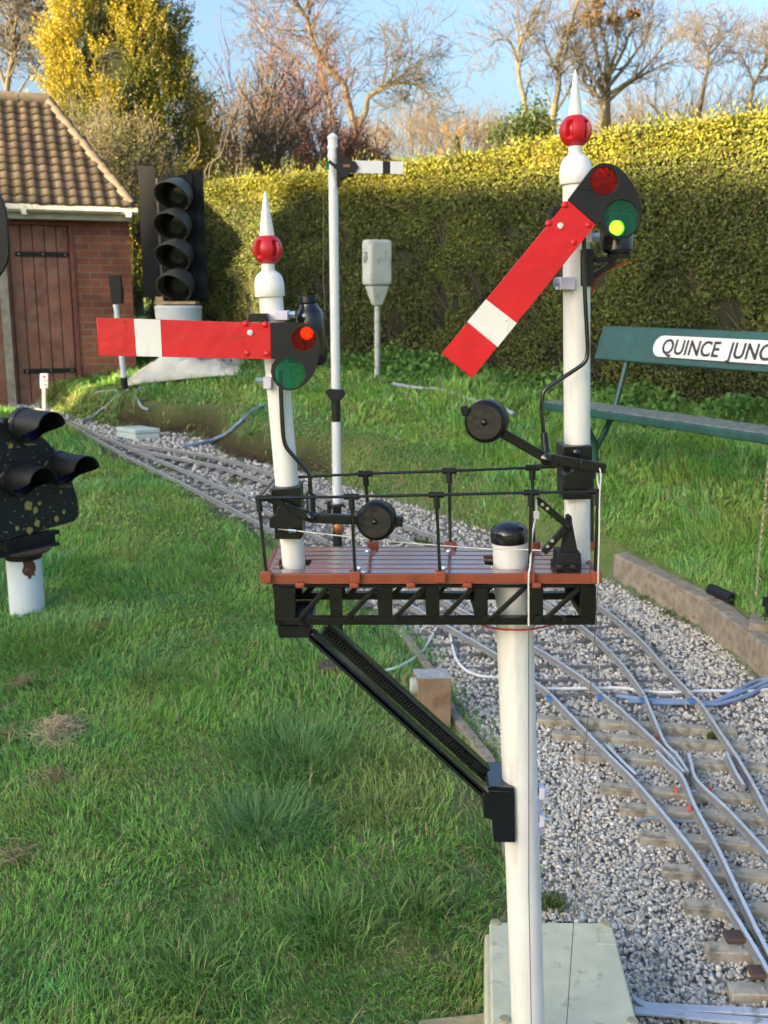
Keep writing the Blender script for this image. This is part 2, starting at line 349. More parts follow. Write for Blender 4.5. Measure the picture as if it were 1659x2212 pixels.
# ------------------------------------------------------------------ ground: one sheet to the horizon
def build_ground():
    xs = np.concatenate([-np.geomspace(400, 8.2, 26), np.arange(-8, 8.001, .06), np.geomspace(8.2, 400, 26)])
    ys = np.concatenate([-np.geomspace(300, .6, 20), np.arange(-.5, .6, .25), np.arange(.65, 14.0, .055), np.geomspace(14.05, 500, 46)])
    X, Y = np.meshgrid(xs, ys); sh = X.shape; x = X.ravel(); y = Y.ravel(); z = hz(x, y)
    nx, ny = len(xs), len(ys); i = np.arange(nx*ny).reshape(ny, nx)
    f = np.stack([i[:-1, :-1], i[:-1, 1:], i[1:, 1:], i[1:, :-1]], -1).reshape(-1, 4)
    grav = inside(x, y, GPOLY) & ~inside(x, y, RPOLY)
    dg = np.minimum(pdist(x, y, GE), pdist(x, y, RE)); g = np.where(grav, np.clip(dg/.05, 0, 1), 0)*(np.abs(x) < 30)
    bank = inside(x, y, RPOLY)*np.clip(1.3-pdist(x, y, RE)/.22, 0, 1)*(x < -.4)
    tone = np.stack([g, bank, np.zeros_like(g)], -1)
    m, N, L, B = new_mat('ground_surface')
    at = N.new('ShaderNodeAttribute'); at.attribute_name = 'tone'; sp = N.new('ShaderNodeSeparateColor'); L.new(at.outputs['Color'], sp.inputs[0])
    tc = N.new('ShaderNodeTexCoord')
    def noise(s, d=6):
        n = N.new('ShaderNodeTexNoise'); n.inputs['Scale'].default_value = s; n.inputs['Detail'].default_value = d; L.new(tc.outputs['Object'], n.inputs['Vector']); return n
    def ramp(src, stops):
        r = N.new('ShaderNodeValToRGB'); r.color_ramp.elements[0].position = stops[0][0]; r.color_ramp.elements[0].color = (*stops[0][1], 1)
        r.color_ramp.elements[1].position = stops[-1][0]; r.color_ramp.elements[1].color = (*stops[-1][1], 1)
        for p, c in stops[1:-1]:
            e = r.color_ramp.elements.new(p); e.color = (*c, 1)
        L.new(src, r.inputs[0]); return r
    g1 = ramp(noise(7).outputs['Fac'], [(.3, (.08, .125, .035)), (.5, (.115, .16, .045)), (.7, (.17, .16, .07))])
    s1 = ramp(noise(30).outputs['Fac'], [(.3, (.022, .014, .008)), (.7, (.06, .04, .022))])
    vo = N.new('ShaderNodeTexVoronoi'); vo.inputs['Scale'].default_value = 55; L.new(tc.outputs['Object'], vo.inputs['Vector'])
    v1 = ramp(vo.outputs['Color'], [(.2, (.08, .075, .07)), (.5, (.17, .16, .15)), (.8, (.30, .29, .27))])
    m1 = N.new('ShaderNodeMixRGB'); L.new(sp.outputs[1], m1.inputs[0]); L.new(g1.outputs[0], m1.inputs[1]); L.new(s1.outputs[0], m1.inputs[2])
    m2 = N.new('ShaderNodeMixRGB'); L.new(sp.outputs[0], m2.inputs[0]); L.new(m1.outputs[0], m2.inputs[1]); L.new(v1.outputs[0], m2.inputs[2])
    L.new(m2.outputs[0], B.inputs['Base Color']); B.inputs['Roughness'].default_value = .95; B.inputs['Specular IOR Level'].default_value = .2
    bp = N.new('ShaderNodeBump'); bp.inputs['Strength'].default_value = .8; bp.inputs['Distance'].default_value = .012
    L.new(vo.outputs['Distance'], bp.inputs['Height']); L.new(bp.outputs[0], B.inputs['Normal'])
    o = np_mesh('ground', np.stack([x, y, z], -1), f, m, tone, smooth=True); tag(o, kind='structure')
build_ground()

# ------------------------------------------------------------------ ballast: loose stones on the track bed
def build_ballast():
    vs, fs = [], []
    for k in range(24):                   # convex angular pebbles
        bm = bmesh.new()
        for _ in range(11):
            p = Vector(rng.normal(size=3)).normalized(); bm.verts.new(Vector((p.x, p.y*random.uniform(.7, 1), p.z*random.uniform(.55, .9)))*random.uniform(.85, 1.0))
        r = bmesh.ops.convex_hull(bm, input=bm.verts); bmesh.ops.delete(bm, geom=[v for v in bm.verts if not v.link_faces], context='VERTS')
        bmesh.ops.triangulate(bm, faces=bm.faces); bm.verts.index_update()
        vs.append(np.array([tuple(v.co) for v in bm.verts])); fs.append(np.array([[v.index for v in f.verts] for f in bm.faces])); bm.free()
    V, Fa, T = [], [], []; o = 0
    zones = [(1.5, 3.4, 23000, .0086, 3.2), (3.4, 5.4, 8500, .0108, 4.2), (5.4, 8.0, 2600, .014, 5.2), (8.0, 11.6, 900, .02, 5.5)]
    for y0, y1, den, rad, w in zones:
        n = int(den*(y1-y0)*2*w*.62); x = rng.uniform(-w, w, n); y = rng.uniform(y0, y1, n)
        ok = inside(x, y, GPOLY) & ~inside(x, y, RPOLY) & (np.abs(x) < y*.46+.3)
        rag = (vnoise(x, y, .12, 8)-.5)*.10; ok &= (np.minimum(pdist(x, y, GE), 9)+rag > .03)
        x, y = x[ok], y[ok]; z = hz(x, y); n = len(x)
        kind = rng.integers(0, 24, n); sc = rad*rng.uniform(.6, 1.35, n); dz = rng.uniform(-.005, .006, n)
        q = rng.normal(size=(n, 4)); q /= np.linalg.norm(q, axis=1, keepdims=True); a, b, c, d = q.T
        Rm = np.stack([1-2*(c*c+d*d), 2*(b*c-a*d), 2*(b*d+a*c), 2*(b*c+a*d), 1-2*(b*b+d*d), 2*(c*d-a*b), 2*(b*d-a*c), 2*(c*d+a*b), 1-2*(b*b+c*c)], -1).reshape(-1, 3, 3)
        g = rng.normal(.52, .10, n).clip(.2, .8); warm = rng.normal(.095, .045, n)
        col = np.stack([g*(.99+warm), g*1.0, g*(.955-warm)], -1)
        for k in range(24):
            s = np.where(kind == k)[0]
            if not len(s): continue
            v = np.einsum('nij,vj->nvi', Rm[s], vs[k])*sc[s][:, None, None]; v += np.stack([x[s], y[s], z[s]+dz[s]], -1)[:, None, :]
            m = len(vs[k]); V.append(v.reshape(-1, 3)); T.append(np.repeat(col[s], m, 0))
            Fa.append((fs[k][None]+(o+np.arange(len(s))*m)[:, None, None]).reshape(-1, 3)); o += len(s)*m
    ob = np_mesh('ballast', np.vstack(V), np.vstack(Fa), M['stone'], np.vstack(T))
    tag(ob, 'loose pale grey crushed stone ballast spread around the rails', 'ballast', kind='stuff')
build_ballast()

# ------------------------------------------------------------------ grass
def blades(x, y, z, L, wd, col, lean, az, seg=3):
    n = len(x); d = np.stack([np.cos(az), np.sin(az), np.zeros(n)], -1); sdv = np.stack([-np.sin(az), np.cos(az), np.zeros(n)], -1)
    tw = rng.uniform(-1.2, 1.2, n); sdv = sdv*np.cos(tw)[:, None]+d*np.sin(tw)[:, None]
    P0 = np.stack([x, y, z], -1); V = []; C = []
    for i in range(seg+1):
        t = i/seg; ang = lean*(t**1.2)
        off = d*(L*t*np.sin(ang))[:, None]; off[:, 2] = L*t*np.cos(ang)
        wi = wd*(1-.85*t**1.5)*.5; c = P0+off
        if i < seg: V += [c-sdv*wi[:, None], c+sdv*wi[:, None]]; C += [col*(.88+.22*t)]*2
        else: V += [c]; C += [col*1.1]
    V = np.stack(V, 1); C = np.stack(C, 1); m = V.shape[1]; base = (np.arange(n)*m)[:, None]
    tri = []
    for i in range(seg-1): a = 2*i; tri += [(a, a+1, a+3), (a, a+3, a+2)]
    a = 2*(seg-1); tri += [(a, a+1, a+2)]
    Fa = (base[:, :, None]+np.array(tri)[None]).reshape(-1, 3); return V.reshape(-1, 3), Fa, C.reshape(-1, 3)
def grass_tone(x, y, n, straw):
    m = vnoise(x, y, .45, 11); m2 = vnoise(x, y, .16, 12); t = (m*.6+m2*.4)
    deep = np.array([.150, .38, .075]); mid = np.array([.275, .53, .10]); yel = np.array([.48, .58, .15])
    c = np.where(t[:, None] < .5, deep+(mid-deep)*(t[:, None]/.5), mid+(yel-mid)*((t[:, None]-.5)/.5))
    c = c*rng.uniform(.5, 1.4, (n, 1)); blue = (vnoise(x, y, .3, 17) > .66)
    c = np.where(blue[:, None] & (rng.random((n, 1)) < .6), c*np.array([.80, 1.0, 1.4]), c)
    s = rng.random(n) < straw; return np.where(s[:, None], np.array([.52, .44, .22])*rng.uniform(.6, 1.3, (n, 1)), c)
def build_grass():
    A = []
    zones = [(1.25, 2.4, 19000, .040, .0036, 1.3), (2.4, 3.6, 13000, .042, .0044, 1.75), (3.6, 5.6, 9000, .047, .0052, 2.6), (5.6, 8.2, 3800, .056, .0085, 3.7), (8.2, 13.2, 1500, .085, .013, 5.4)]
    for y0, y1, den, L0, wd, w in zones:
        n = int(den*(y1-y0)*2*w); x = rng.uniform(-w, w, n); y = rng.uniform(y0, y1, n)
        ok = (np.abs(x) < y*.47+.30); x, y = x[ok], y[ok]
        lawn = ~inside(x, y, GPOLY); rgt = inside(x, y, RPOLY)
        edge = pdist(x, y, GE); redge = pdist(x, y, RE)
        bare = (rgt & (x < -.55) & (x > -2.6) & (redge < .13+.22*vnoise(x, y, .2, 5)) & (rng.random(len(x)) < .96)) | (rgt & (x > .9) & (redge < .10))
        bare |= (~rgt) & (y > 2.5) & (edge < .16*vnoise(x, y, .18, 6)) & (rng.random(len(x)) < .7)
        bare |= (y > 10.8) & (x < -2.75) & ~rgt
        bare |= (((x-.03)/.30)**2+((y-3.05)/.42)**2 < 1) & (rng.random(len(x)) < .55)
        bare |= (np.abs(x-.37) < .14) & (y > 1.78) & (y < 2.16)
        keep = lawn & ~bare; x, y = x[keep], y[keep]; rgt = rgt[keep]; edge = edge[keep]; redge = redge[keep]; n = len(x)
        tuft = vnoise(x, y, .22, 21); tuft2 = vnoise(x, y, .6, 22)
        L = L0*(.45+.75*tuft**1.6+.55*tuft2**2)*rng.uniform(.6, 1.3, n)
        L = np.where(rgt & (redge > .55) & (x > .5), L*1.5, L); L = np.where(rgt & (x < .4), L*.9, L)
        strawp = .085+.20*np.clip(1-edge/.5, 0, 1)*(~rgt)*(y < 4)+.22*(rgt & (x < .6) & (redge < .4))
        lit = rgt & (x < -2.3) & (y > 9.6); L = np.where(lit & (redge < .9), L*1.7, L)
        c = grass_tone(x, y, n, strawp)
        lean = rng.uniform(.15, 1.25, n); az = rng.uniform(0, 2*np.pi, n)*.55+vnoise(x, y, .35, 31)*9
        droop = rgt & (x < .6) & (redge < .50); az = np.where(droop, -1.9+rng.normal(0, .5, n), az); lean = np.where(droop, rng.uniform(1.2, 2.3, n), lean)
        A.append(blades(x, y, hz(x, y)-.004, L, wd*rng.uniform(.7, 1.3, n), c, lean, az))
    # coarse tussocks and stray dead stalks
    for (px, py, rr, k, L0, tone) in [(640, 1640, .20, 800, .15, (.035, .13, .05)), (560, 1800, .16, 900, .14, (.035, .13, .055)), (330, 1470, .2, 500, .12, (.05, .14, .03)), (700, 2010, .13, 500, .12, (.05, .14, .035)), (900, 1960, .10, 420, .10, (.04, .11, .03)), (420, 2120, .16, 500, .11, (.05, .13, .035)), (820, 1760, .14, 380, .11, (.10, .14, .04)), (170, 1390, .25, 500, .13, (.05, .14, .03)), (800, 1640, .12, 260, .10, (.06, .12, .03))]:
        p = hit(px, py); x = p.x+rng.normal(0, rr*.55, k); y = p.y+rng.normal(0, rr*.55, k)
        c = (np.array(tone)*np.array([1.4, 1.1, .9])+np.array([.13, .19, .055]))*rng.uniform(.6, 1.4, (k, 1)); L = L0*rng.uniform(.35, .9, k)
        A.append(blades(x, y, hz(x, y), L, np.full(k, .0042), c, rng.uniform(.3, 1.5, k), np.arctan2(y-p.y, x-p.x)+rng.normal(0, .7, k)))
    k = 900; x = rng.uniform(-1.4, .45, k); y = rng.uniform(1.3, 4.2, k); ok = (~inside(x, y, GPOLY)) & (np.abs(x) < y*.395+.1); x, y = x[ok], y[ok]; k = len(x)
    A.append(blades(x, y, hz(x, y)+.012, rng.uniform(.04, .13, k), np.full(k, .0030), np.array([.48, .40, .20])*rng.uniform(.6, 1.3, (k, 1)), rng.uniform(.9, 1.9, k), rng.uniform(0, 6.28, k)))
    # small weeds and moss rooted in the ballast
    for px, py, s in [(505, 1044, .10), (422, 999, .07), (348, 1014, .08), (380, 1020, .06), (417, 944, .08), (700, 1120, .08), (640, 1080, .07), (1450, 1330, .05), (1490, 1345, .045), (1395, 1290, .05), (905, 1175, .06), (1180, 1960, .03), (1205, 1965, .03), (1060, 1420, .05), (1540, 1600, .03), (960, 1260, .05)]:
        p = hit(px, py); k = 90; x = p.x+rng.normal(0, s*.5, k); y = p.y+rng.normal(0, s*.5, k)
        A.append(blades(x, y, hz(x, y)+.006, rng.uniform(.012, .045, k), np.full(k, .004*max(1, p.y/3)), np.array([.16, .21, .06])*rng.uniform(.6, 1.4, (k, 1)), rng.uniform(.3, 1.6, k), rng.uniform(0, 6.28, k)))
    # weeds along the ballast edges
    k = 5200; j = rng.integers(0, len(GE)-1, k); t = rng.random(k); x = GE[j, 0]*(1-t)+GE[j+1, 0]*t+rng.normal(.03, .035, k); y = GE[j, 1]*(1-t)+GE[j+1, 1]*t+rng.normal(0, .03, k)
    ok = (vnoise(x, y, .2, 41) > .45) & (y > 1.3); x, y = x[ok], y[ok]; k = len(x)
    A.append(blades(x, y, hz(x, y), rng.uniform(.02, .07, k), np.full(k, .004), grass_tone(x, y, k, .2), rng.uniform(.2, 1.3, k), rng.uniform(0, 6.28, k)))
    o = 0; V, Fa, C = [], [], []
    for v, f, c in A: V.append(v); Fa.append(f+o); C.append(c); o += len(v)
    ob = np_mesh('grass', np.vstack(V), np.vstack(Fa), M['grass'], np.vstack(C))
    tag(ob, 'green lawn grass with yellow dead blades and coarse tussocks', 'grass', kind='stuff')
build_grass()

# ------------------------------------------------------------------ leaves scattered with an orientation
def leaf_quads(P, Nn, size, col, aspect=.55, jit=.8, along=False):
    n = len(P); d = Nn*.9+rng.normal(size=(n, 3))*jit; d /= np.linalg.norm(d, axis=1, keepdims=True)
    r = rng.normal(size=(n, 3)); s = np.cross(d, r); s /= np.linalg.norm(s, axis=1, keepdims=True)+1e-9
    if not along: d = np.cross(s, d)
    L = size[:, None]; a = P-s*L*aspect*.5+d*L*.45; b = P+d*L; c = P+s*L*aspect*.5+d*L*.45
    V = np.stack([P, a, b, c], 1).reshape(-1, 3); Fq = np.arange(4*n).reshape(-1, 4)
    return V, Fq, np.repeat(col, 4, 0)
def joinlv(A):
    o = 0; V, Fq, C = [], [], []
    for v, f, c in A: V.append(v); Fq.append(f+o); C.append(c); o += len(v)
    return np.vstack(V), np.vstack(Fq), np.vstack(C)

# ------------------------------------------------------------------ the clipped hedge
HL = np.array([[-2.95, 13.6], [-2.3, 12.75], [-1.1, 11.7], [.34, 10.45], [1.6, 8.95], [2.8, 7.35], [4.2, 5.4]])
HT = np.array([2.91, 2.91, 2.90, 2.90, 2.91, 2.88, 2.86])
def build_hedge():
    root = empty('hedge', (float(HL[3, 0]), float(HL[3, 1]), zh(HL[3, 0], HL[3, 1])), 'long clipped evergreen hedge behind the bench, its upper band in yellow sunlight', 'hedge')
    seg = np.linalg.norm(np.diff(HL, axis=0), axis=1); cum = np.concatenate([[0], np.cumsum(seg)])
    def at(s):
        x = np.interp(s, cum, HL[:, 0]); y = np.interp(s, cum, HL[:, 1]); tp = np.interp(s, cum, HT)
        e = 1e-2; tx = np.interp(s+e, cum, HL[:, 0])-np.interp(s-e, cum, HL[:, 0]); ty = np.interp(s+e, cum, HL[:, 1])-np.interp(s-e, cum, HL[:, 1])
        l = np.hypot(tx, ty); return x, y, tp, np.stack([ty/l, -tx/l], -1)*1.0
    # inner core
    ss = np.linspace(0, cum[-1], 60); x, y, tp, nn = at(ss); nn = np.where((nn[:, 1] > 0)[:, None], -nn, nn)
    v = []; f = []
    for i in range(len(ss)):
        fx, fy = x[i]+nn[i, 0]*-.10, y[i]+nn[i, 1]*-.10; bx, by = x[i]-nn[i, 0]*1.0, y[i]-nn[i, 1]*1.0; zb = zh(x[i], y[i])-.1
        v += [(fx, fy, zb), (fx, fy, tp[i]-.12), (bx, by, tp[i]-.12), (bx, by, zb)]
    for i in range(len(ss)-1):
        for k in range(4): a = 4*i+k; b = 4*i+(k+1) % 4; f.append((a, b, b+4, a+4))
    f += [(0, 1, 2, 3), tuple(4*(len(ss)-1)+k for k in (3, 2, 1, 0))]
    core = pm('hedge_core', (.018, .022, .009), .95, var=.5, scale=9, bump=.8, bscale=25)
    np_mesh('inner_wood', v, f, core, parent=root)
    A = []
    def tones(x, z, n, s):
        m = vnoise(s, z*1.3, .30, 51); c0 = np.array([.062, .090, .022]); c1 = np.array([.150, .185, .036]); c2 = np.array([.11, .088, .045])
        c = c0+(c1-c0)*m[:, None]; b = rng.random(n)
        c = np.where((b < .09)[:, None], c2, c); return c*rng.uniform(.5, 1.5, (n, 1))
    n = 380000; s = rng.uniform(0, cum[-1], n); x, y, tp, nn = at(s); nn = np.where((nn[:, 1] > 0)[:, None], -nn, nn)
    h = rng.random(n); h = np.where(rng.random(n) < .18, 1-rng.random(n)*.12, h); zb = hz(x, y); z = zb+(tp-zb)*h
    hol = vnoise(s, z, .22, 61)*.7+vnoise(s, z, .09, 62)*.3
    dep_ = -.02-.14*rng.random(n)**1.5+.10*(vnoise(s, z, .8, 63)-.5)-.19*np.clip(.40-hol, 0, 1)/.40*np.clip((.85-h)*4, 0, 1)
    keep = (rng.random(n) < np.clip(.46+1.15*hol+np.clip(h-.6, 0, 1)*1.5, 0, 1)) & (rng.random(n) < np.clip(.55+h*1.4, 0, 1))
    s, x, y, z, tp, nn, h, dep_ = [q[keep] for q in (s, x, y, z, tp, nn, h, dep_)]
    P = np.stack([x+nn[:, 0]*dep_, y+nn[:, 1]*dep_, z], -1); N3 = np.concatenate([nn*.6, np.full((len(s), 1), .38)], 1)
    sun_band = np.clip((h-.80)/.15, 0, 1)[:, None]  # sunlit band painted into the leaf colour, yellower towards the top
    A.append(leaf_quads(P, N3, rng.uniform(.016, .036, len(s)), tones(x, z, len(s), s)*(1+sun_band*np.array([.50, .20, -.35])), .6, .55))
    # flat top, slightly shaggy
    n = 70000; s = rng.uniform(0, cum[-1], n); x, y, tp, nn = at(s); nn = np.where((nn[:, 1] > 0)[:, None], -nn, nn); b = rng.uniform(-.04, 1.0, n)
    P = np.stack([x-nn[:, 0]*b, y-nn[:, 1]*b, tp-.06+.06*vnoise(s, b, .25, 71)+rng.uniform(-.08, .05, n)], -1)
    N3 = np.concatenate([nn*.75, np.full((n, 1), .6)], 1); A.append(leaf_quads(P, N3, rng.uniform(.018, .038, n), tones(x, P[:, 2], n, s)*np.array([1.5, 1.22, .7]), .6, .5))  # top leaves carry the same painted sun yellow as the upper band
    # stray shoots standing above the clipped edge
    n = 9000; s = rng.uniform(0, cum[-1], n); x, y, tp, nn = at(s); nn = np.where((nn[:, 1] > 0)[:, None], -nn, nn); b = rng.uniform(-.05, .5, n)
    P = np.stack([x-nn[:, 0]*b, y-nn[:, 1]*b, tp-.04+.13*rng.random(n)**1.6*vnoise(s, b, .12, 77)*1.6], -1)
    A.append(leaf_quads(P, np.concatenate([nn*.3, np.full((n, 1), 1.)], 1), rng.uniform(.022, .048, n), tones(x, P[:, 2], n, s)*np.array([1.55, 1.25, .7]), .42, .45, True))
    # left end
    n = 9000; z0 = zh(HL[0, 0], HL[0, 1]); P = np.stack([HL[0, 0]-.05+rng.uniform(-.1, .1, n), HL[0, 1]+rng.uniform(-.1, .9, n), rng.uniform(z0, HT[0], n)], -1)
    A.append(leaf_quads(P, np.tile(np.array([[-.6, -.3, .4]]), (n, 1)), rng.uniform(.03, .06, n), tones(P[:, 1], P[:, 2], n, P[:, 1])))
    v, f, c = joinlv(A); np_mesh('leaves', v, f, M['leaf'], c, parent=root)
    br = []
    for _ in range(3800):
        s0 = random.uniform(0, cum[-1]); x, y, tp, nn = at(np.array([s0])); nn = nn[0]*(-1 if nn[0][1] > 0 else 1); zb = zh(x[0], y[0]); h = random.random()**1.3
        p = Vector((x[0]-nn[0]*.09, y[0]-nn[1]*.09, zb+(tp[0]-zb)*h*.9)); d = Vector((nn[0]*.35+random.gauss(0, .55), nn[1]*.35+random.gauss(0, .4), random.uniform(.1, 1.1))).normalized(); l = random.uniform(.08, .26)
        br.append(([p, p+d*l*.5, p+d*l+Vector((0, 0, .02))], [.004, .0032, .002]))
    v, f = branches_mesh(br, 3); tw = pm('hedge_twig', (.12, .095, .055), .9, var=.4, scale=4); np_mesh('twigs', v, f, tw, parent=root)
build_hedge()
def build_weeds():                         # leafy ground cover along the foot of the hedge
    A = []; n = 17000; s = rng.uniform(.12, 1, n); i = np.clip((s*(len(HL)-1)).astype(int), 0, len(HL)-2); t = s*(len(HL)-1)-i
    x = HL[i, 0]*(1-t)+HL[i+1, 0]*t; y = HL[i, 1]*(1-t)+HL[i+1, 1]*t; o = rng.gamma(2., .13, n); x = x-o*.70; y = y-o*.70
    cl = vnoise(x, y, .4, 81); keep = rng.random(n) < cl*1.3; x, y, o, cl = x[keep], y[keep], o[keep], cl[keep]; n = len(x)
    z = hz(x, y)+rng.random(n)**1.2*(.24*cl+.04)*np.clip(1.2-o*.9, .2, 1)
    c = np.array([.10, .21, .045])*rng.uniform(.5, 1.6, (n, 1)); A.append(leaf_quads(np.stack([x, y, z], -1), np.tile(np.array([[-.2, -.4, .5]]), (n, 1)), rng.uniform(.03, .075, n), c, .6))
    v, f, c = joinlv(A); tag(np_mesh('weeds', v, f, M['leaf'], c), 'bright green leafy weeds growing along the foot of the hedge', 'weeds', kind='stuff')
build_weeds()

# ------------------------------------------------------------------ bare trees, grown from limbs
def sub(br, p, d, L, r, lvl, P):
    n = 5; pts = [p.copy()]; q = p.copy(); dd = d.normalized()
    for i in range(n-1):
        dd = (dd+Vector((random.gauss(0, P['wig']), random.gauss(0, P['wig']), random.gauss(0, P['wig'])+P['up']))).normalized(); q = q+dd*L/(n-1); pts.append(q)
    br.append((pts, [max(r*(1-.75*i/(n-1)), P['rmin']) for i in range(n)]))
    if lvl <= 0: return
    for k in range(P['kids'][len(P['kids'])-lvl] if lvl <= len(P['kids']) else 3):
        t = random.uniform(.15, 1); i = min(int(t*(n-1)), n-2); b = pts[i].lerp(pts[i+1], t*(n-1)-i); ax = (pts[i+1]-pts[i]).normalized()
        rd = Vector((random.gauss(0, 1), random.gauss(0, 1), random.gauss(0, 1))); rd = (rd-ax*rd.dot(ax)).normalized()
        nd = (ax*math.cos(P['ang'])+rd*math.sin(P['ang'])*random.uniform(.7, 1.3)).normalized()
        sub(br, b, nd, L*random.uniform(.45, .75), r*.5, lvl-1, P)
def limb_tree(limbs, Y, P, conv=lambda x, y: (x, y), spread=.8):
    br = []; trunk = []
    for pts, w0, w1, kids in limbs:
        v = [W(*conv(*p), Y) for p in pts]; oy = random.uniform(-spread, spread); base = v[0].copy()
        for i, q in enumerate(v): v[i] = W(*conv(*pts[i]), Y+oy*(i/len(v)))
        v = smoothpts(v, 4); n = len(v); rs = [R(w0+(w1-w0)*i/(n-1), v[i]) for i in range(n)]; trunk.append((v, rs))
        for k in range(kids):
            t = random.uniform(P.get('t0', .25), 1)**.8; i = min(int(t*(n-1)), n-2); b = v[i]; ax = (v[i+1]-v[i]).normalized()
            rd = Vector((random.gauss(0, 1), random.gauss(0, 1), random.gauss(0, 1)+P.get('rise', .2))); rd = (rd-ax*rd.dot(ax)).normalized(); a = P['ang']*random.uniform(.7, 1.4)
            sub(br, b, ax*math.cos(a)+rd*math.sin(a), P['L']*random.uniform(.5, 1.1), rs[i]*.45, P['lvl'], P)
    return trunk, br
def bare_tree(name, limbs, Y, P, label, cat, mats, conv=lambda x, y: (x, y), group=None, spread=.8):
    trunk, br = limb_tree(limbs, Y, P, conv, spread); b = trunk[0][0][0]; x, y = b.x, b.y; z0 = zh(x, y)
    first = trunk[0]; ext = [Vector((x, y, z0-.1))]+first[0]; trunk[0] = (ext, [first[1][0]*1.15]+first[1])
    root = empty(name, (x, y, z0), label, cat, group); mb = MB()
    for p, r in trunk: mb.tube(p, r, 8)
    mb.build('trunk', M[mats[0]], root); v, f = branches_mesh(br, 3); np_mesh('twigs', v, f, M[mats[1]], parent=root); return root
PT = dict(wig=.16, up=.05, ang=.75, rmin=.010, kids=[5, 5], lvl=2, L=1.5, rise=.3)
G3 = 'bare trees beyond the hedge'
def fan(c, n, w, kids, rnd):
    return None
bare_tree('bare_tree', [([(905, 760), (880, 640), (850, 520), (830, 450), (740, 370), (690, 280), (655, 190), (640, 120), (610, 70), (570, -10)], 16, 7, 20), ([(890, 720), (950, 620), (968, 530), (1040, 485), (1100, 455), (1200, 452), (1260, 480), (1300, 530)], 14, 4, 22),
    ([(785, 680), (745, 545), (720, 420), (690, 300)], 11, 6, 8), ([(740, 480), (680, 400), (600, 350), (540, 300), (430, 280)], 6, 3, 12), ([(640, 168), (560, 165), (480, 160), (380, 130)], 5, 2.5, 12), ([(610, 70), (640, 20), (660, -40)], 6, 4, 6), ([(840, 455), (870, 410), (910, 390)], 5, 2, 6), ([(1200, 452), (1190, 500), (1160, 560)], 5, 3, 8), ([(1120, 455), (1180, 380), (1210, 280)], 5, 2, 22)],
    27, dict(PT, L=1.15, rmin=.0055, wig=.22, up=.02, kids=[4, 4]), 'gnarled leaning bare tree with a long arching limb behind the white signal post', 'tree', ('bark', 'bark'), Zt, G3)
bare_tree('bare_tree', [([(290, 760), (270, 560), (245, 450), (240, 330), (260, 210), (340, 90), (375, -10)], 12, 4, 16), ([(240, 340), (200, 250), (150, 220), (70, 240)], 5, 2, 14), ([(242, 300), (235, 180), (200, 60)], 5, 2, 12), ([(280, 560), (300, 470), (330, 440)], 4, 2, 6)],
    48, dict(PT, L=1.7, rmin=.009, kids=[4, 3]), 'slender pale bare tree standing alone left of the tall red ball finial', 'tree', ('bark', 'twig_brown'), Z3t, G3)
bare_tree('bare_tree', [([(440, 800), (440, 650), (470, 480), (465, 330), (520, 200), (560, 60), (580, -10)], 15, 4, 15), ([(450, 640), (500, 560), (560, 440), (610, 330)], 7, 3, 14), ([(465, 420), (400, 280), (380, 160)], 6, 2, 14), ([(440, 660), (410, 560), (380, 470)], 5, 2, 8)],
    50, dict(PT, L=1.6, rmin=.009, kids=[4, 3]), 'bare tree with twin trunks just behind the tall spike finial', 'tree', ('bark', 'twig_brown'), Z3t, G3)
big = [([(735, 770), (735, 600), (742, 480), (755, 400)], 26, 14, 8)]
for e in [((740, 560), (660, 430), (590, 330), (500, 240)), ((740, 520), (690, 330), (650, 180), (610, 60)), ((750, 420), (740, 280), (700, 120), (680, -20)), ((755, 400), (800, 260), (790, 120), (770, -10)), ((752, 440), (840, 280), (890, 120), (900, 10)), ((745, 500), (860, 360), (960, 220), (1010, 90)), ((745, 540), (900, 440), (1010, 330), (1110, 190)), ((745, 580), (860, 480), (1000, 400), (1150, 330)), ((735, 600), (650, 500), (570, 440))]:
    big.append((list(e), 9, 2.5, 13))
BT = bare_tree('bare_tree', big, 52, dict(PT, L=1.9, rmin=.010, up=.09, kids=[4, 4]), 'large rounded bare tree with bird nests in its crown right of the spike', 'tree', ('bark', 'twig_brown'), Z3t, G3)
bare_tree('bare_tree', [([(1265, 660), (1300, 470), (1315, 360), (1325, 250), (1350, 180)], 10, 3, 20), ([(1310, 370), (1260, 280), (1220, 200)], 4, 2, 14), ([(1320, 320), (1390, 240), (1420, 180)], 4, 2, 14)],
    58, dict(PT, L=1.6, rmin=.011, kids=[4, 3]), 'thin bare tree rising over the sunlit hedge, second tree from the right edge', 'tree', ('bark_dark', 'twig_brown'), Z3t, G3)
bare_tree('bare_tree', [([(1550, 620), (1580, 480), (1630, 390), (1680, 280)], 10, 4, 18), ([(1580, 480), (1540, 380), (1490, 280)], 5, 2, 16), ([(1630, 390), (1650, 280), (1640, 200)], 4, 2, 14), ([(1600, 440), (1700, 420), (1760, 330)], 5, 2, 12)],
    56, dict(PT, L=1.7, rmin=.011, kids=[4, 3]), 'bare tree with forked limbs at the far right edge above the hedge', 'tree', ('bark_dark', 'twig_brown'), Z3t, G3)
bare_tree('bare_tree', [([(60, 420), (50, 250), (70, 120), (60, 20), (90, -40)], 14, 6, 26), ([(55, 260), (20, 160), (-20, 60)], 8, 3, 16), ([(68, 130), (110, 60), (150, 0)], 7, 3, 16), ([(55, 300), (100, 220), (150, 160)], 6, 2, 12)],
    20, dict(PT, L=1.1, rmin=.006, kids=[5, 5]), 'tangled bare tree behind the shed roof at the left edge', 'tree', ('bark', 'bark'), lambda x, y: (x*.8-25, y*.8), G3)
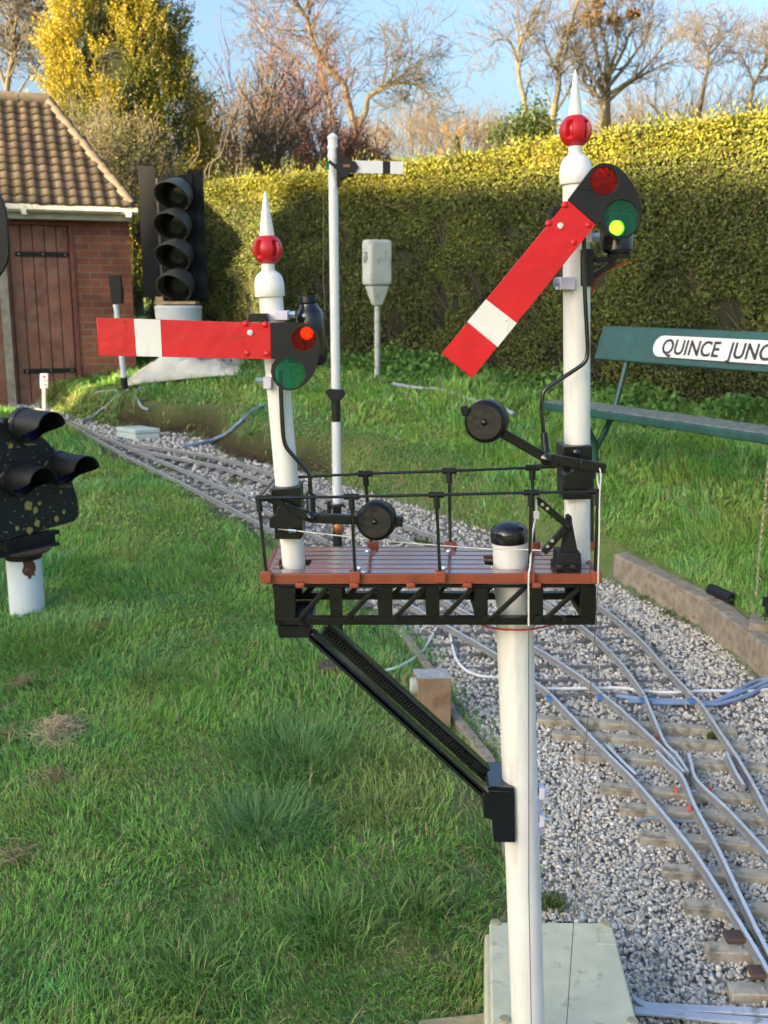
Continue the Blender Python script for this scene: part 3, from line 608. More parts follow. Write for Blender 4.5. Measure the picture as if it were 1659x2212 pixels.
def nests():
    for (px, py, s, lab) in [(655, 105, 1.25, 'largest of the dark twig nests, upper left in the rounded tree'), (780, 110, .7, 'small dark twig nest in the middle of the rounded crown'), (890, 82, .75, 'dark twig nest rightmost in the rounded bare crown'), (690, 20, .7, 'topmost dark twig nest near the upper picture edge'), (535, 170, .8, 'twig nest low on the left limb, nearest the spike finial')]:
        c = W(*Z3t(px, py), 52); br = []
        for _ in range(150):
            d = Vector((random.gauss(0, 1), random.gauss(0, 1), random.gauss(0, .6))).normalized(); p = c+Vector((d.x, d.y, d.z*.75))*.36*s*random.uniform(.3, 1); t = Vector((random.gauss(0, 1), random.gauss(0, 1), random.gauss(0, .5))).normalized()*.28*s
            br.append(([p-t, p+Vector((0, 0, -.03)), p+t], [.03, .035, .02]))
        v, f = branches_mesh(br, 4); tag(np_mesh('bird_nest', v, f, M['nest']), lab, 'nest', 'bird nests in the bare tree')
nests()
# thickets: many stems fanning from the ground
def thicket(name, px0, px1, pyb, pyt, Y, n, label, cat, mat, group=None, r=.012, lf=None, P=None, kind=None, dY=2.0, lvl=1):
    br = []; P = P or dict(wig=.20, up=.10, ang=.6, rmin=r*.7, kids=[5, 5], lvl=1, L=1)
    for _ in range(n):
        px = random.uniform(px0, px1); y = Y+random.uniform(-dY, dY); b = W(px, pyb, y); c = W((px0+px1)/2, pyb, Y); top = W(px, pyt, y).z
        e = 1-abs((px-(px0+px1)/2)/((px1-px0)/2))**2*.55; hgt = (top-b.z)*e*random.uniform(.55, 1.05)
        d = Vector(((b.x-c.x)*.18+random.gauss(0, .25), random.gauss(0, .3), 1)); sub(br, b, d, hgt, r*1.6, lvl+0, P)
    v, f = branches_mesh(br, 3); b0 = W((px0+px1)/2, pyb, Y)
    if kind == 'stuff' or lf is None:
        o = np_mesh(name, v, f, M[mat]); tag(o, label, cat, group, kind)
        return o
    root = empty(name, (b0.x, b0.y, zh(b0.x, b0.y)), label, cat, group); np_mesh('twigs', v, f, M[mat], parent=root)
    tips = np.array([tuple(p[-1]) for p, _ in br]+[tuple(p[2]) for p, _ in br]); k = min(len(tips)*lf[1], lf[2]); P_ = tips[rng.integers(0, len(tips), k)]+rng.normal(0, lf[3], (k, 3))
    col = np.array(lf[0])*rng.uniform(.6, 1.4, (k, 1)); v, f, c = leaf_quads(P_, np.tile(np.array([[0, 0, .6]]), (k, 1)), rng.uniform(lf[4]*.6, lf[4]*1.3, k), col)
    np_mesh(lf[5], v, f, M['leaf'], c, parent=root); return root
thicket('woodland', 740, 1130, 345, 245, 62, 200, 'far brown mass of bare woodland along the hill skyline', 'woodland', 'twig_brown', r=.019, kind='stuff', dY=5, lvl=2, P=dict(wig=.15, up=.06, ang=.55, rmin=.011, kids=[4, 3], lvl=2, L=1))
thicket('woodland', 1290, 1720, 330, 185, 60, 150, 'brown bare woodland low behind the right end of the hedge', 'woodland', 'twig_brown', r=.018, kind='stuff', dY=5, lvl=2, P=dict(wig=.15, up=.06, ang=.55, rmin=.011, kids=[4, 3], lvl=2, L=1))
thicket('blossom_bush', 520, 720, 400, 140, 22, 34, 'reddish twiggy bush with pink blossom behind the sunlit hedge', 'bush', 'twig_red', r=.010, lf=((.26, .07, .07), 2, 2600, .05, .05, 'blossom'), lvl=2, dY=1.2)
thicket('thorn_bush', 425, 600, 420, 195, 20, 40, 'dark grey tangled thorn bush right of the golden conifer', 'bush', 'bark_dark', r=.010, lf=((.05, .055, .03), 1, 1500, .08, .05, 'leaves'), lvl=2, dY=1.0)
thicket('blossom_bush', 640, 840, 395, 285, 21, 40, 'low rust red bush at the foot of the white signal arm', 'bush', 'twig_red', r=.010, lf=((.24, .065, .055), 2, 2200, .05, .05, 'blossom'), lvl=2, dY=1.0)
thicket('ivy_bush', 1085, 1180, 310, 250, 40, 30, 'dark green ivy clad bush on the skyline left of the slender tree', 'bush', 'bark_dark', r=.012, lf=((.05, .075, .02), 8, 3500, .22, .16, 'leaves'), lvl=1, dY=.8)
thicket('willow_bush', 120, 330, 440, 255, 14.6, 34, 'yellow green twiggy shrub drooping over the shed roof', 'bush', 'twig_brown', r=.006, lf=((.13, .14, .045), 4, 11000, .07, .036, 'leaves'), lvl=2, dY=.8)
def canes():
    for pts, lab in [([(395, 420), (430, 330), (425, 275)], 'upright bare cane beside the black signal board'), ([(450, 395), (480, 330), (500, 245)], 'tallest bare cane leaning right beyond the hedge'), ([(440, 400), (470, 340), (482, 282)], 'bare cane just left of the tallest one'), ([(510, 395), (522, 350), (521, 312)], 'short upright bare cane, rightmost above the hedge'), ([(360, 380), (400, 355), (420, 335)], 'slanting bare cane over the black signal lamps'), ([(285, 430), (292, 390), (290, 340)], 'thin bare cane at the roof corner')]:
        v = [W(*p, 13.4) for p in pts]; b = Vector((v[0].x, v[0].y, zh(v[0].x, v[0].y)-.03)); q = smoothpts([b]+v, 5); n = len(q)
        mb = MB(); mb.tube(q, [.011-.006*i/n for i in range(n)], 6); tag(mb.build('bare_cane', M['bark']), lab, 'cane', 'bare canes behind the hedge')
canes()

# ------------------------------------------------------------------ golden conifer
def build_conifer(cx, Y, zt, rad, label, name, gold, green, n, up=1.0, sc=1.0, hb=None):
    b = Vector((cx, Y, zh(cx, Y))); root = empty(name, b, label, 'tree', 'conifers'); hh = zt-b.z
    MB().tube([b-Vector((0, 0, .1)), b+Vector((.05, 0, hh*.5)), b+Vector((0, 0, hh*.93))], [.16*rad, .11*rad, .03], 8).build('trunk', M['bark_dark'], root)
    MB().lathe(b+Vector((0, 0, .3)), b+Vector((0, 0, hh*.95)), [(i/12, rad*.62*max(.03, math.sin(math.pi*(.16+.84*i/12))**.62*(1-.30*i/12))) for i in range(13)], 14).build('light_block_core', pm('conifer_core', (.012, .018, .006), .95, var=.5, bump=.8), root)  # solid dark core added to stop sun passing through the crown
    A = []; nl = max(12, n//30); t = (np.arange(nl)+rng.random(nl))/nl; t = t**.85; ang = (np.arange(nl)*2.39996+rng.normal(0, .25, nl)) % (2*np.pi)
    prof = rad*np.clip(np.sin(np.pi*np.clip(.16+.84*t, 0, 1))**.62*(1-.30*t), .02, 9)*rng.uniform(.80, 1.08, nl)
    la = np.stack([np.cos(ang)*.62, np.sin(ang)*.62, np.full(nl, .80*up)], -1)+rng.normal(0, .10, (nl, 3)); la /= np.linalg.norm(la, axis=1, keepdims=True)
    LL = sc*rng.uniform(.55, .95, nl); rb = np.clip(prof-.62*LL*.62, .05, 9); lb = np.stack([b.x+np.cos(ang)*rb, b.y+np.sin(ang)*rb, b.z+.05+t*hh*.93], -1)
    k_ = rng.integers(0, nl, n); u = rng.random(n)**.8; sd_ = rng.normal(size=(n, 3)); sd_ -= la[k_]*(sd_*la[k_]).sum(1, keepdims=True); sd_ /= np.linalg.norm(sd_, axis=1, keepdims=True)
    wl = sc*.19*(1-.75*u)*np.sqrt(rng.random(n)); P = lb[k_]+la[k_]*(LL[k_]*u)[:, None]+sd_*wl[:, None]
    out = la[k_]*.9+sd_*.42+rng.normal(0, .12, (n, 3)); out /= np.linalg.norm(out, axis=1, keepdims=True)
    mixg = np.clip((u-.12)/.5, 0, 1)*(np.clip(.25+1.4*rng.random(nl), 0, 1)*np.clip(.98-.45*np.cos(ang+.35), .4, 1))[k_]  # gold growth on the sunny side; shade painted greener away from the sun
    L = sc*rng.uniform(.16, .30, n)
    k = 26
    for j in range(k):                     # each plume: overlapping scale leaves along a curved axis
        s = (j+.5)/k; ax = P+out*(L*s)[:, None]+np.array([0, 0, .16])*(L*s*s)[:, None]
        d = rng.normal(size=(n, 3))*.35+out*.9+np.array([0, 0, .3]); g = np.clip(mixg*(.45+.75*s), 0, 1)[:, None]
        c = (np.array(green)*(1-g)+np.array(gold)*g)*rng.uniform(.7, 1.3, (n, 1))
        sp = L*.24*(1-.75*s); A.append(leaf_quads(ax+rng.normal(0, 1, (n, 3))*sp[:, None]*.55, d, sc*rng.uniform(.024, .050, n), c, .45, .35, True))
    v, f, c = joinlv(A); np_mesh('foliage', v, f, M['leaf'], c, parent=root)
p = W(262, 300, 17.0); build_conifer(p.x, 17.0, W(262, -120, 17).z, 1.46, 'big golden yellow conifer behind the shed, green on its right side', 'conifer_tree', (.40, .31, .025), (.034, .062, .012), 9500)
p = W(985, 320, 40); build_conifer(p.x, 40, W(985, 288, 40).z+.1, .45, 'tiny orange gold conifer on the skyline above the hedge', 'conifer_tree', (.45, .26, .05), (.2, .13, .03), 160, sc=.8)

# ------------------------------------------------------------------ brick shed
def build_shed():
    er = W(286, 447, 11.55); e = Vector((math.cos(math.radians(20)), math.sin(math.radians(20)), 0)); q = Vector((e.y, -e.x, 0))   # q: out of the front
    z0 = .25; zt = er.z-.10; wr = Vector((er.x-.02, er.y, 0))-q*.22; wl = wr-e*4.6
    root = empty('brick_shed', (wr.x-e.x*1.2, wr.y-e.y*1.2, zh(wr.x-.6, wr.y)), 'red brick shed with a tiled roof and brown plank door', 'shed')
    m, N, L, B = new_mat('red_brick'); tc = N.new('ShaderNodeTexCoord'); mp = N.new('ShaderNodeMapping'); L.new(tc.outputs['UV'], mp.inputs[0])
    bk = N.new('ShaderNodeTexBrick'); L.new(mp.outputs[0], bk.inputs['Vector']); bk.inputs['Scale'].default_value = 1
    bk.inputs['Brick Width'].default_value = .225; bk.inputs['Row Height'].default_value = .078; bk.inputs['Mortar Size'].default_value = .006; bk.inputs['Bias'].default_value = -.1
    bk.inputs['Color1'].default_value = (.32, .105, .055, 1); bk.inputs['Color2'].default_value = (.20, .075, .05, 1); bk.inputs['Mortar'].default_value = (.25, .20, .15, 1)
    n = N.new('ShaderNodeTexNoise'); n.inputs['Scale'].default_value = 3; L.new(tc.outputs['UV'], n.inputs['Vector']); mx = N.new('ShaderNodeMixRGB'); mx.blend_type = 'MULTIPLY'; mx.inputs[0].default_value = .6
    r = N.new('ShaderNodeValToRGB'); r.color_ramp.elements[0].position = .35; r.color_ramp.elements[0].color = (.45, .42, .4, 1); r.color_ramp.elements[1].position = .6; r.color_ramp.elements[1].color = (1, 1, 1, 1)
    L.new(n.outputs['Fac'], r.inputs[0]); L.new(bk.outputs['Color'], mx.inputs[1]); L.new(r.outputs[0], mx.inputs[2]); L.new(mx.outputs[0], B.inputs['Base Color']); B.inputs['Roughness'].default_value = .9
    bp = N.new('ShaderNodeBump'); bp.inputs['Distance'].default_value = .006; bp.invert = True; L.new(bk.outputs['Fac'], bp.inputs['Height']); L.new(bp.outputs[0], B.inputs['Normal'])
    dw = (W(*Z1(320, 1000), 11.4)-wr); ddw = -(dw.dot(e))      # distance of the door jamb from the corner
    def wallbox(s0, s1, za, zb_, t0=0, t1=.11):
        a = wr-e*s0; b = wr-e*s1; return [Vector((p.x, p.y, z)) for z in (za, zb_) for p in (a-q*t1, a-q*t0, b-q*t0, b-q*t1)]
    mb = MB(); mb.hexa(wallbox(0, ddw, z0, zt)); mb.hexa(wallbox(ddw+1.35, 4.6, z0, zt)); mb.hexa(wallbox(ddw, ddw+1.35, zt-.06, zt))
    c = wr-q*.12; bk_ = [c, c-e*.11, c-e*.11-q*2.5, c-q*2.5]; mb.hexa([Vector((p.x, p.y, z)) for z in (z0, zt) for p in bk_])
    o = mb.build('wall', m, root, smooth=0); uv = o.data.uv_layers.new(name='UVMap')
    for lp in o.data.loops:
        pt = o.data.vertices[lp.vertex_index].co+CEN[o]; uv.data[lp.index].uv = ((pt-wr).dot(e)+(pt-wr).dot(q), pt.z)
    # door
    wood = pm('door_wood', (.25, .105, .068), .7, var=.35, scale=5, bump=.3, bscale=40, col2=(.25, .155, .12), thr=(.5, .72)); mb = MB()
    for i in range(10):
        s0 = ddw+.055+i*.124; mb.hexa(wallbox(s0+.004, s0+.120, z0+.14, zt-.10, .05+.004*random.random(), .09))
    d = mb.build('door', wood, root, bevel=.006); mb = MB(); mb.hexa(wallbox(ddw+.002, ddw+1.348, z0, zt-.063, .095, .108)); mb.build('door_backing', M['black_satin'], d)  # black panel added behind the planks to stop light leaking through
    mb = MB(); mb.hexa(wallbox(ddw+.001, ddw+.05, z0+.1, zt-.061, -.012, .1)); mb.hexa(wallbox(ddw+1.30, ddw+1.349, z0+.1, zt-.061, -.012, .1)); mb.hexa(wallbox(ddw+.051, ddw+1.299, zt-.098, zt-.061, -.012, .1)); mb.build('door_frame', pm('door_frame', (.16, .05, .035), .6, var=.3), root, bevel=.004)
    mb = MB(); cs = -((W(*Z8(82, 400), 11.2)-wr).dot(e)); mb.hexa(wallbox(cs-.045, cs+.045, z0+.1, zt-.1, -.02, .046)); mb.build('cover_strip', pm('grey_strip', (.33, .29, .23), .8, var=.25), d)
    for (x0, x1, y) in ((125, 305, 1098), (142, 312, 1602)):
        pz = W(*Z1(x1, y), 11.45).z; mb = MB(); mb.hexa(wallbox(ddw+.06, ddw+.62, pz-.025, pz+.025, .038, .049)); h = mb.build('strap_hinge', M['black_satin'], d); mb = MB()
        for k in (.1, .33, .58): c = wr-e*(ddw+k)-q*.035; mb.lathe((c.x, c.y, pz), (c.x+q.x*.008, c.y+q.y*.008, pz), [(0, .011), (1, .007)], 8)
        mb.build('screw', M['steel'], h)
    # gutter and fascia
    f0 = er+e*.05; f1 = er-e*4.8; mb = MB()
    pr = [(-.055, .03), (-.055, -.02), (-.03, -.055), (.01, -.06), (.045, -.035), (.05, .03), (.042, .03), (.038, -.028), (.008, -.05), (-.025, -.046), (-.046, -.016), (-.046, .03)]
    k = len(pr)
    for p in (f0, f1): mb.v += [p+q*a+Vector((0, 0, b_-.02)) for a, b_ in pr]
    for i in range(k): j = (i+1) % k; mb.f.append((i, j, j+k, i+k))
    mb.f += [tuple(range(k)), tuple(range(2*k-1, k-1, -1))]
    for s in (.02, 1.1): p = er-e*s; mb.bar(p+Vector((0, 0, -.05))-e*.05, p+Vector((0, 0, -.05))+e*.0, .095, .118, (0, 0, 1))
    gut = pm('gutter_white', (.66, .66, .60), .5, var=.1, col2=(.42, .40, .33), thr=(.55, .7)); mb.build('gutter', gut, root)
    mb = MB(); a = er-q*.075+Vector((0, 0, -.06)); mb.bar(a, a-e*4.8, .02, .17, (0, 0, 1)); mb.build('fascia', pm('fascia_cream', (.45, .42, .33), .6, var=.15), root)
    # roof: rows of rolled tiles on the front slope, plain slopes elsewhere
    rr_ = W(103, 222, 12.95); run = -(rr_-er).dot(q); hips = -(rr_-er).dot(e); up_ = Vector((-q.x*run, -q.y*run, rr_.z-er.z)); sl = up_.length; ud = up_.normalized(); nd = e.cross(ud).normalized()
    if nd.z < 0: nd = -nd
    rows = 14; V = []; Fq = []; T = []; colw = .138; Ltot = 4.9; ncol = int(Ltot/colw); sub_ = 7
    prof = [0, 0, .002, .014, .020, .015, .003]
    for r_ in range(rows):
        t0 = r_/rows*sl-.05; t1 = (r_+1)/rows*sl+.03
        for c_ in range(ncol):
            xs0 = -.06+c_*colw+(r_ % 2)*0; lim = hips*((r_+.5)/rows)
            if xs0 < lim-.10: continue
            tone = np.array([.064, .052, .043])*random.uniform(.7, 1.25)*np.array([1, random.uniform(.9, 1.05), random.uniform(.8, 1.05)])
            if random.random() < .06: tone = np.array([.09, .08, .055])*random.uniform(.7, 1.1)
            o = len(V); jit = random.uniform(-.006, .006)
            for (tt, hgt) in ((t0+jit, .048), (t1, .004)):
                for i in range(sub_):
                    p = er-e*(xs0+colw*1.06*i/(sub_-1))+ud*tt+nd*(hgt+prof[i]); V.append(tuple(p)); T.append(tone)
            for i in range(sub_): V.append(tuple(er-e*(xs0+colw*1.06*i/(sub_-1))+ud*(t0+jit+.004)+nd*(.014+prof[i]))); T.append(tone*.5)  # lower lip of each tile darkened, row shadow painted into the colour
            for i in range(sub_-1):
                Fq += [(o+i, o+i+1, o+sub_+i+1, o+sub_+i), (o+2*sub_+i, o+2*sub_+i+1, o+i+1, o+i)]
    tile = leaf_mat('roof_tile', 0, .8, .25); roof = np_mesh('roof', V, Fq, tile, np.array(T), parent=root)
    mb = MB(); lft = er-e*4.9; lr = rr_-e*(4.9-hips); bkr = er-q*2*run; th = Vector((0, 0, -.03))
    mb.add([er+th, rr_+th, lr+th, lft+th, bkr+th, lft-q*2*run+th], [(0, 1, 2, 3), (0, 4, 1), (4, 5, 2, 1)]); mb.build('roof_deck', pm('roof_underlay', (.12, .08, .06), .9), roof, smooth=0)
    mb = MB()
    for i in range(12):
        a = rr_-e*(i*.36-.02)+Vector((0, 0, .02)); mb.tube([a, a-e*.35], [.085, .08], 10)
    for i in range(9):
        a = er.lerp(rr_, i/9)+Vector((0, 0, .012)); b_ = er.lerp(rr_, (i+1.03)/9)+Vector((0, 0, .03)); mb.tube([a, b_], [.055, .06], 10)
    mb.build('ridge_tiles', pm('ridge_tile', (.085, .068, .05), .85, var=.3, scale=12), roof)
build_shed()
# ------------------------------------------------------------------ the bracket signal in the foreground
GY = 1.64                                   # distance of the arm plane
def poly(conv, pts, Y): return [W(*conv(x, y), Y) for x, y in pts]
idp = lambda x, y: (x, y)
def bracket_signal():
    base = W(1141, 2225, 1.72); bx, by = base.x, base.y; g = zh(bx, by)
    root = empty('bracket_signal', (bx, by, g), 'white and black bracket semaphore signal carrying two red arms on a brown platform', 'signal')
    Wh, Bk, Bg = M['white'], M['black'], M['black_gloss']
    def disc(mb, conv, x, y, r, Y0, Y1, n=18):     # short cylinder facing the viewer
        c = W(*conv(x, y), Y0); s = r; mb.lathe(c, (c.x, Y1, c.z), [(0, s*.85), (.15, s), (1, s)], n)
    # main post
    p1 = W(1111, 1250, 1.70); p2 = W(1112, 1352, 1.70); p3 = W(1141, 2212, 1.712); dn = (p3-p2).normalized(); foot = p3+dn*((p3.z-g+.05)/-dn.z)
    post = MB().tube([p2+Vector((0, 0, .03)), p2, p3, foot], [R(80, p2), R(80, p2), R(71, p3), R(71, p3)], 32).build('main_post', Wh, root)
    top = W(1101, 1150, 1.70); st = W(1103, 1260, 1.70); up = (top-st).normalized()
    MB().tube([p2+Vector((0, 0, .02)), st, top-up*.006], R(74, st), 32).build('post_stub', Wh, post)
    ca = W(1100, 1170, 1.70); r = R(81, ca); l = R(90, ca); MB().lathe(ca, ca+up*l, [(0, r*.98), (.03, r), (.48, r), (.56, r*.985), (.72, r*.88), (.86, r*.66), (.95, r*.38), (1, r*.08)], 32).build('post_cap', Bg, post)
    for zy0, zy1, bolt in ((1395, 1490, 1405), (1545, 1635, 1556)):
        a = W(*Z5(313, zy0+8), 1.712); b = W(*Z5(319, zy1), 1.712); mb = MB(); rr = R(80, a); mb.lathe(a, b, [(0, rr), (.02, rr*1.08), (.98, rr*1.08), (1, rr)], 32)
        k = W(*Z5(425, bolt), 1.70); mb.abox(k, .010, .022, .022); c = mb.build('pipe_clamp', M['clamp'], post, bevel=.0012)
        k = W(*Z5(440, bolt), 1.70); k2 = W(*Z5(462, bolt), 1.70); MB().tube([k, k2], R(24*.397, k), 6).build('bolt', M['bolt_blue'], c)
    # deck
    zt = W(930, 1238, 1.625).z; fl = W(566, 1245, 1.622).x; fr = W(1299, 1243, 1.622).x; yf, yb = 1.622, 1.802
    holes_r = [(W(*Z4(205, 640), 1.69).x, 1.692, .026), (W(*Z4(1140, 640), 1.70).x-.004, 1.702, .038), (W(*Z4(1432, 620), 1.725).x, 1.725, .027)]
    deck = MB(); n = 6; pw = (yb-yf)/n
    for i in range(n):
        y0 = yf+i*pw+.002; y1 = yf+(i+1)*pw-.002; cuts = sorted([(hx, hr) for hx, hy, hr in holes_r if (hy-hr < y1 and hy+hr > y0)]); x = fl+.008
        for hx, hr in cuts+[(fr-.008, 0)]:
            hy = [h for h in holes_r if h[0] == hx]; w_ = 0
            if hr: d = min(abs(y0-hy[0][1]), abs(y1-hy[0][1])) if not (y0 < hy[0][1] < y1) else 0; w_ = math.sqrt(max(hr*hr-d*d, 0))+.001
            if hx-w_ > x: deck.abox(((x+hx-w_)/2, (y0+y1)/2, zt-.004), hx-w_-x, y1-y0, .008)
            x = hx+w_
    deck = deck.build('deck', M['deck'], root, bevel=.0012)
    mb = MB(); mb.abox(((fl+fr)/2, yf-.003, zt-.008), fr-fl-.016, .006, .017); mb.abox(((fl+fr)/2, yb+.003, zt-.006), fr-fl-.016, .006, .012)
    mb.abox((fl+.0045, (yf+yb)/2, zt-.006), .007, yb-yf-.002, .012); mb.abox((fr-.0045, (yf+yb)/2, zt-.006), .007, yb-yf-.002, .012); mb.build('edge_trim', M['deck_edge'], deck, bevel=.0012)
    mb = MBS()
    for zx in (82, 468, 838, 1226, 1516): c = W(*Z4(zx, 678), 1.618); mb.abox((c.x, 1.6145, zt-.003), R(58*.496, c)*2*.82, .014, .020)
    for zx in (230, 465, 710, 955, 1255): c = W(*Z4(zx, 718), 1.618); mb.abox((c.x, 1.613, c.z), R(40*.496, c)*2, .014, .009)
    for zx in (545, 885, 1250, 1500): c = W(*Z4(zx, 562), 1.80); mb.abox((c.x, 1.806, zt+.002), R(52*.496, c)*2, .013, .016)
    mb.build('stanchion_socket', M['deck_edge'], deck, bevel=.002)
    mb = MBS()
    for zx in (545, 885, 1250): c = W(*Z4(zx, 590), 1.79); mb.abox((c.x, (yf+yb)/2+.06, zt-.0003), .011, .06, .002)
    mb.build('batten', M['deck_edge'], deck)
    mb = MBS()
    for zx, zy, Y in ((523, 594, 1.775), (875, 592, 1.775), (487, 655, 1.66), (855, 650, 1.66), (508, 682, 1.635), (1168, 600, 1.775)): c = W(*Z4(zx, zy), Y); mb.lathe((c.x, Y, zt-.001), (c.x, Y, zt+.005), [(0, .006), (.6, .005), (1, .001)], 10)
    mb.build('screw', M['steel'], deck)
    # girder: two lattice sides and cross pieces
    tr = MB(); Yf = 1.628
    def rect(zx0, zy0, zx1, zy1, Y, th, dY=0):
        a = W(*Z4(zx0, zy0), Yf); b = W(*Z4(zx1, zy1), Yf); tr.abox(((a.x+b.x)/2, Y+th/2, (a.z+b.z)/2), abs(b.x-a.x), th, abs(a.z-b.z))
    for Y in (Yf, 1.772):
        rect(118, 866, 1521, 897, Y, .016); rect(108, 722, 1516, 735, Y, .016)
        for x0, x1, x2, x3 in ((110, 205, 126, 207), (352, 410, 362, 411), (562, 630, 570, 631), (772, 835, 778, 836), (986, 1046, 990, 1046), (1226, 1288, 1228, 1286), (1450, 1518, 1450, 1518)):
            lo = poly(Z4, [(x2, 866), (x3, 866), (x1, 735), (x0, 735)], Yf); dy = Y-Yf
            lo = [p+Vector((0, dy-.001, 0)) for p in lo]; tr.plate(lo, (), (0, .012, 0))
        for a, b in (((222, 868), (342, 737)), ((432, 866), (553, 737)), ((640, 866), (762, 737)), ((850, 863), (974, 735)), ((1066, 862), (1204, 733)), ((1298, 866), (1440, 735))):
            A = W(*Z4(*a), Yf); Bq = W(*Z4(*b), Yf); dy = Vector((0, Y-Yf-.004, 0)); tr.bar(A+dy, Bq+dy, R(21*.496, A)*2*.9, .007)
            tr.bar(A+dy+Vector((.006, .012, 0)), Bq+dy+Vector((.006, .012, 0)), R(12*.496, A)*2, .006)
    for zx in (160, 382, 596, 803, 1016, 1257, 1484):
        a = W(*Z4(zx, 882), Yf); tr.abox((a.x, 1.708, a.z), .012, .125, .012); a = W(*Z4(zx, 729), Yf); tr.abox((a.x, 1.708, a.z), .014, .125, .010)
    for zx in (116, 1511): a = W(*Z4(zx, 735), Yf); c = W(*Z4(zx, 890), Yf); tr.abox((a.x, 1.708, (a.z+c.z)/2), .005, .126, a.z-c.z)
    girder = tr.build('lattice_girder', M['black'], root, bevel=.0007)
    mb = MBS()
    for zx, zy, r in ((133, 886, 10), (236, 886, 11), (1035, 862, 17), (1262, 866, 18), (1378, 868, 14), (1492, 882, 10)): disc(mb, Z4, zx, zy, r*.496/F*1.72, 1.6275, 1.619, 6)
    mb.build('bolt', M['black_gloss'], girder)
    # braces
    B0 = MB(); B0.plate(poly(Z7, [(107, 330), (310, 330), (312, 402), (122, 404)], 1.632), (), (0, .15, 0)); brk = B0.build('brace_head', Bk, root, bevel=.0015)
    for Yb_, o in ((1.640, (((318, 345), (1372, 1300)), ((306, 402), (1368, 1372)))), (1.745, (((455, 330), (1402, 1180)), ((345, 338), (1392, 1290))))):
        (u0, u1), (l0, l1) = o; a = [W(*Z7(*p), Yb_) for p in (u0, u1, l1, l0)]
        d = (a[1]-a[0]).normalized(); nrm = (a[0]-a[3]); nrm = (nrm-d*nrm.dot(d)); wd = nrm.length; nrm.normalize(); A = (a[0]+a[3])/2; Bq = (a[1]+a[2])/2
        mb = MB(); mb.bar(A+nrm*wd*.28, Bq+nrm*wd*.28, wd*.40, .028); mb.bar(A-nrm*wd*.34, Bq-nrm*wd*.34, wd*.32, .030); mb.bar(A+Vector((0, .010, 0)), Bq+Vector((0, .010, 0)), wd*.5, .010)
        br = mb.build('brace', Bg, root, bevel=.0015); mb = MB(); L = (Bq-A).length; k = int(L/.0062)
        if Yb_ > 1.7:
            for i in range(k): c = A+d*(L*(i+.5)/k)+nrm*wd*.02+Vector((0, -.014, 0)); mb.box(c, d*.0019, nrm*wd*.20, Vector((0, .006, 0)))
            mb.build('grip_ribs', M['black_satin'], br)
    mb = MB(); mb.plate(poly(Z7, [(1372, 1322), (1548, 1330), (1551, 1642), (1420, 1640), (1412, 1505), (1360, 1492), (1355, 1365)], 1.668), (), (0, .022, 0))
    mb.plate(poly(Z7, [(1392, 1300), (1545, 1310), (1546, 1330), (1376, 1322)], 1.668), (), (0, .10, 0)); ft = mb.build('brace_foot', Bg, root, bevel=.002)
    MB().plate(poly(Z7, [(1352, 1355), (1380, 1360), (1382, 1495), (1360, 1492)], 1.690), (), (0, .06, 0)).build('side_plate', Bk, ft, bevel=.001)
    # dolls and finials
    def doll(zb0, zt0, w, Y, col, sp, ball, names):
        a = W(*zb0, Y); b = W(*zt0, Y); d = MB().tube([a-(b-a)*.012, a, b], R(w, a), 28).build('doll_post', Wh, root)
        (c0, c1, cw) = col; p = W(*c0, Y); q = W(*c1, Y); r = R(cw, p); mb = MB()
        mb.lathe(p, q, [(0, r*.97), (.02, r), (.40, r), (.42, r*.97), (.55, r*.93), (.68, r*.78), (.76, r*.55), (.80, r*.44), (1, r*.43)], 30); mb.build('finial_collar', Wh, d)
        (s0, s1, sw, se) = sp; p = W(*s0, Y); q = W(*s1, Y); r = R(sw, p); e = R(se, q); mb = MB(); mb.lathe(p, q, [(-.02, r), (0, r), (.9, e+(r-e)*.16), (.97, e*.8), (1, e*.25)], 24); mb.build('finial_spike', Wh, d)
        (b0, br) = ball; c = W(*b0, Y); r = R(br*2, c); ax = (q-W(*c0, Y)).normalized(); bm = MB(); nn, mm = 40, 26
        for i in range(mm+1):
            th = math.pi*i/mm
            for j in range(nn):
                ph = 2*math.pi*j/nn+.12; lat = abs(math.cos(th)); groove = 0
                gcoord = ((math.degrees(ph)-197)/72) % 1
                if .36 < gcoord < .64 and lat < .55: groove = .30
                u = Vector((math.cos(ph)*math.sin(th), math.sin(ph)*math.sin(th), math.cos(th))); bm.v.append(c+u*r*(1-groove))
        for i in range(mm):
            for j in range(nn): a0 = i*nn+j; a1 = i*nn+(j+1) % nn; bm.f.append((a0, a1, a1+nn, a0+nn))
        bm.build('finial_ball', M['finial_red'], d, smooth=35)
        return d
    dl = doll((635.5, 1227), (584, 632), 50, 1.69, ((583.5, 641), (578.5, 570), 65), ((576.5, 508), (572.8, 414), 33, 5), ((578.3, 539), 33), 0)
    dr = doll((1247, 1217), (1245, 385), 55, 1.722, ((1244, 398), (1243, 316), 70), ((1242.5, 250), (1242.6, 150), 31, 4.5), ((1243, 283), 35), 0)
    # clamps on the dolls
    def dclamp(par, conv, x0, y0, x1, y1, bx_, bxe, by_, Y, Yc, w):
        a = W(*conv((x0+x1)/2, y0), Yc); b = W(*conv((x0+x1)/2, y1), Yc); mb = MB(); p = poly(conv, [(x0, y0), (x1, y0), (x1, y1), (x0, y1)], Y); mb.plate(p, (), (0, .05, 0))
        c = mb.build('pipe_clamp', M['clamp'], par, bevel=.0012); k = W(*conv(bx_, by_), Y+.012); k2 = W(*conv(bxe, by_), Y+.012); MB().tube([k, k2], [R(w, k)*.8, R(w, k)], 6).build('bolt', M['bolt_blue'], c)
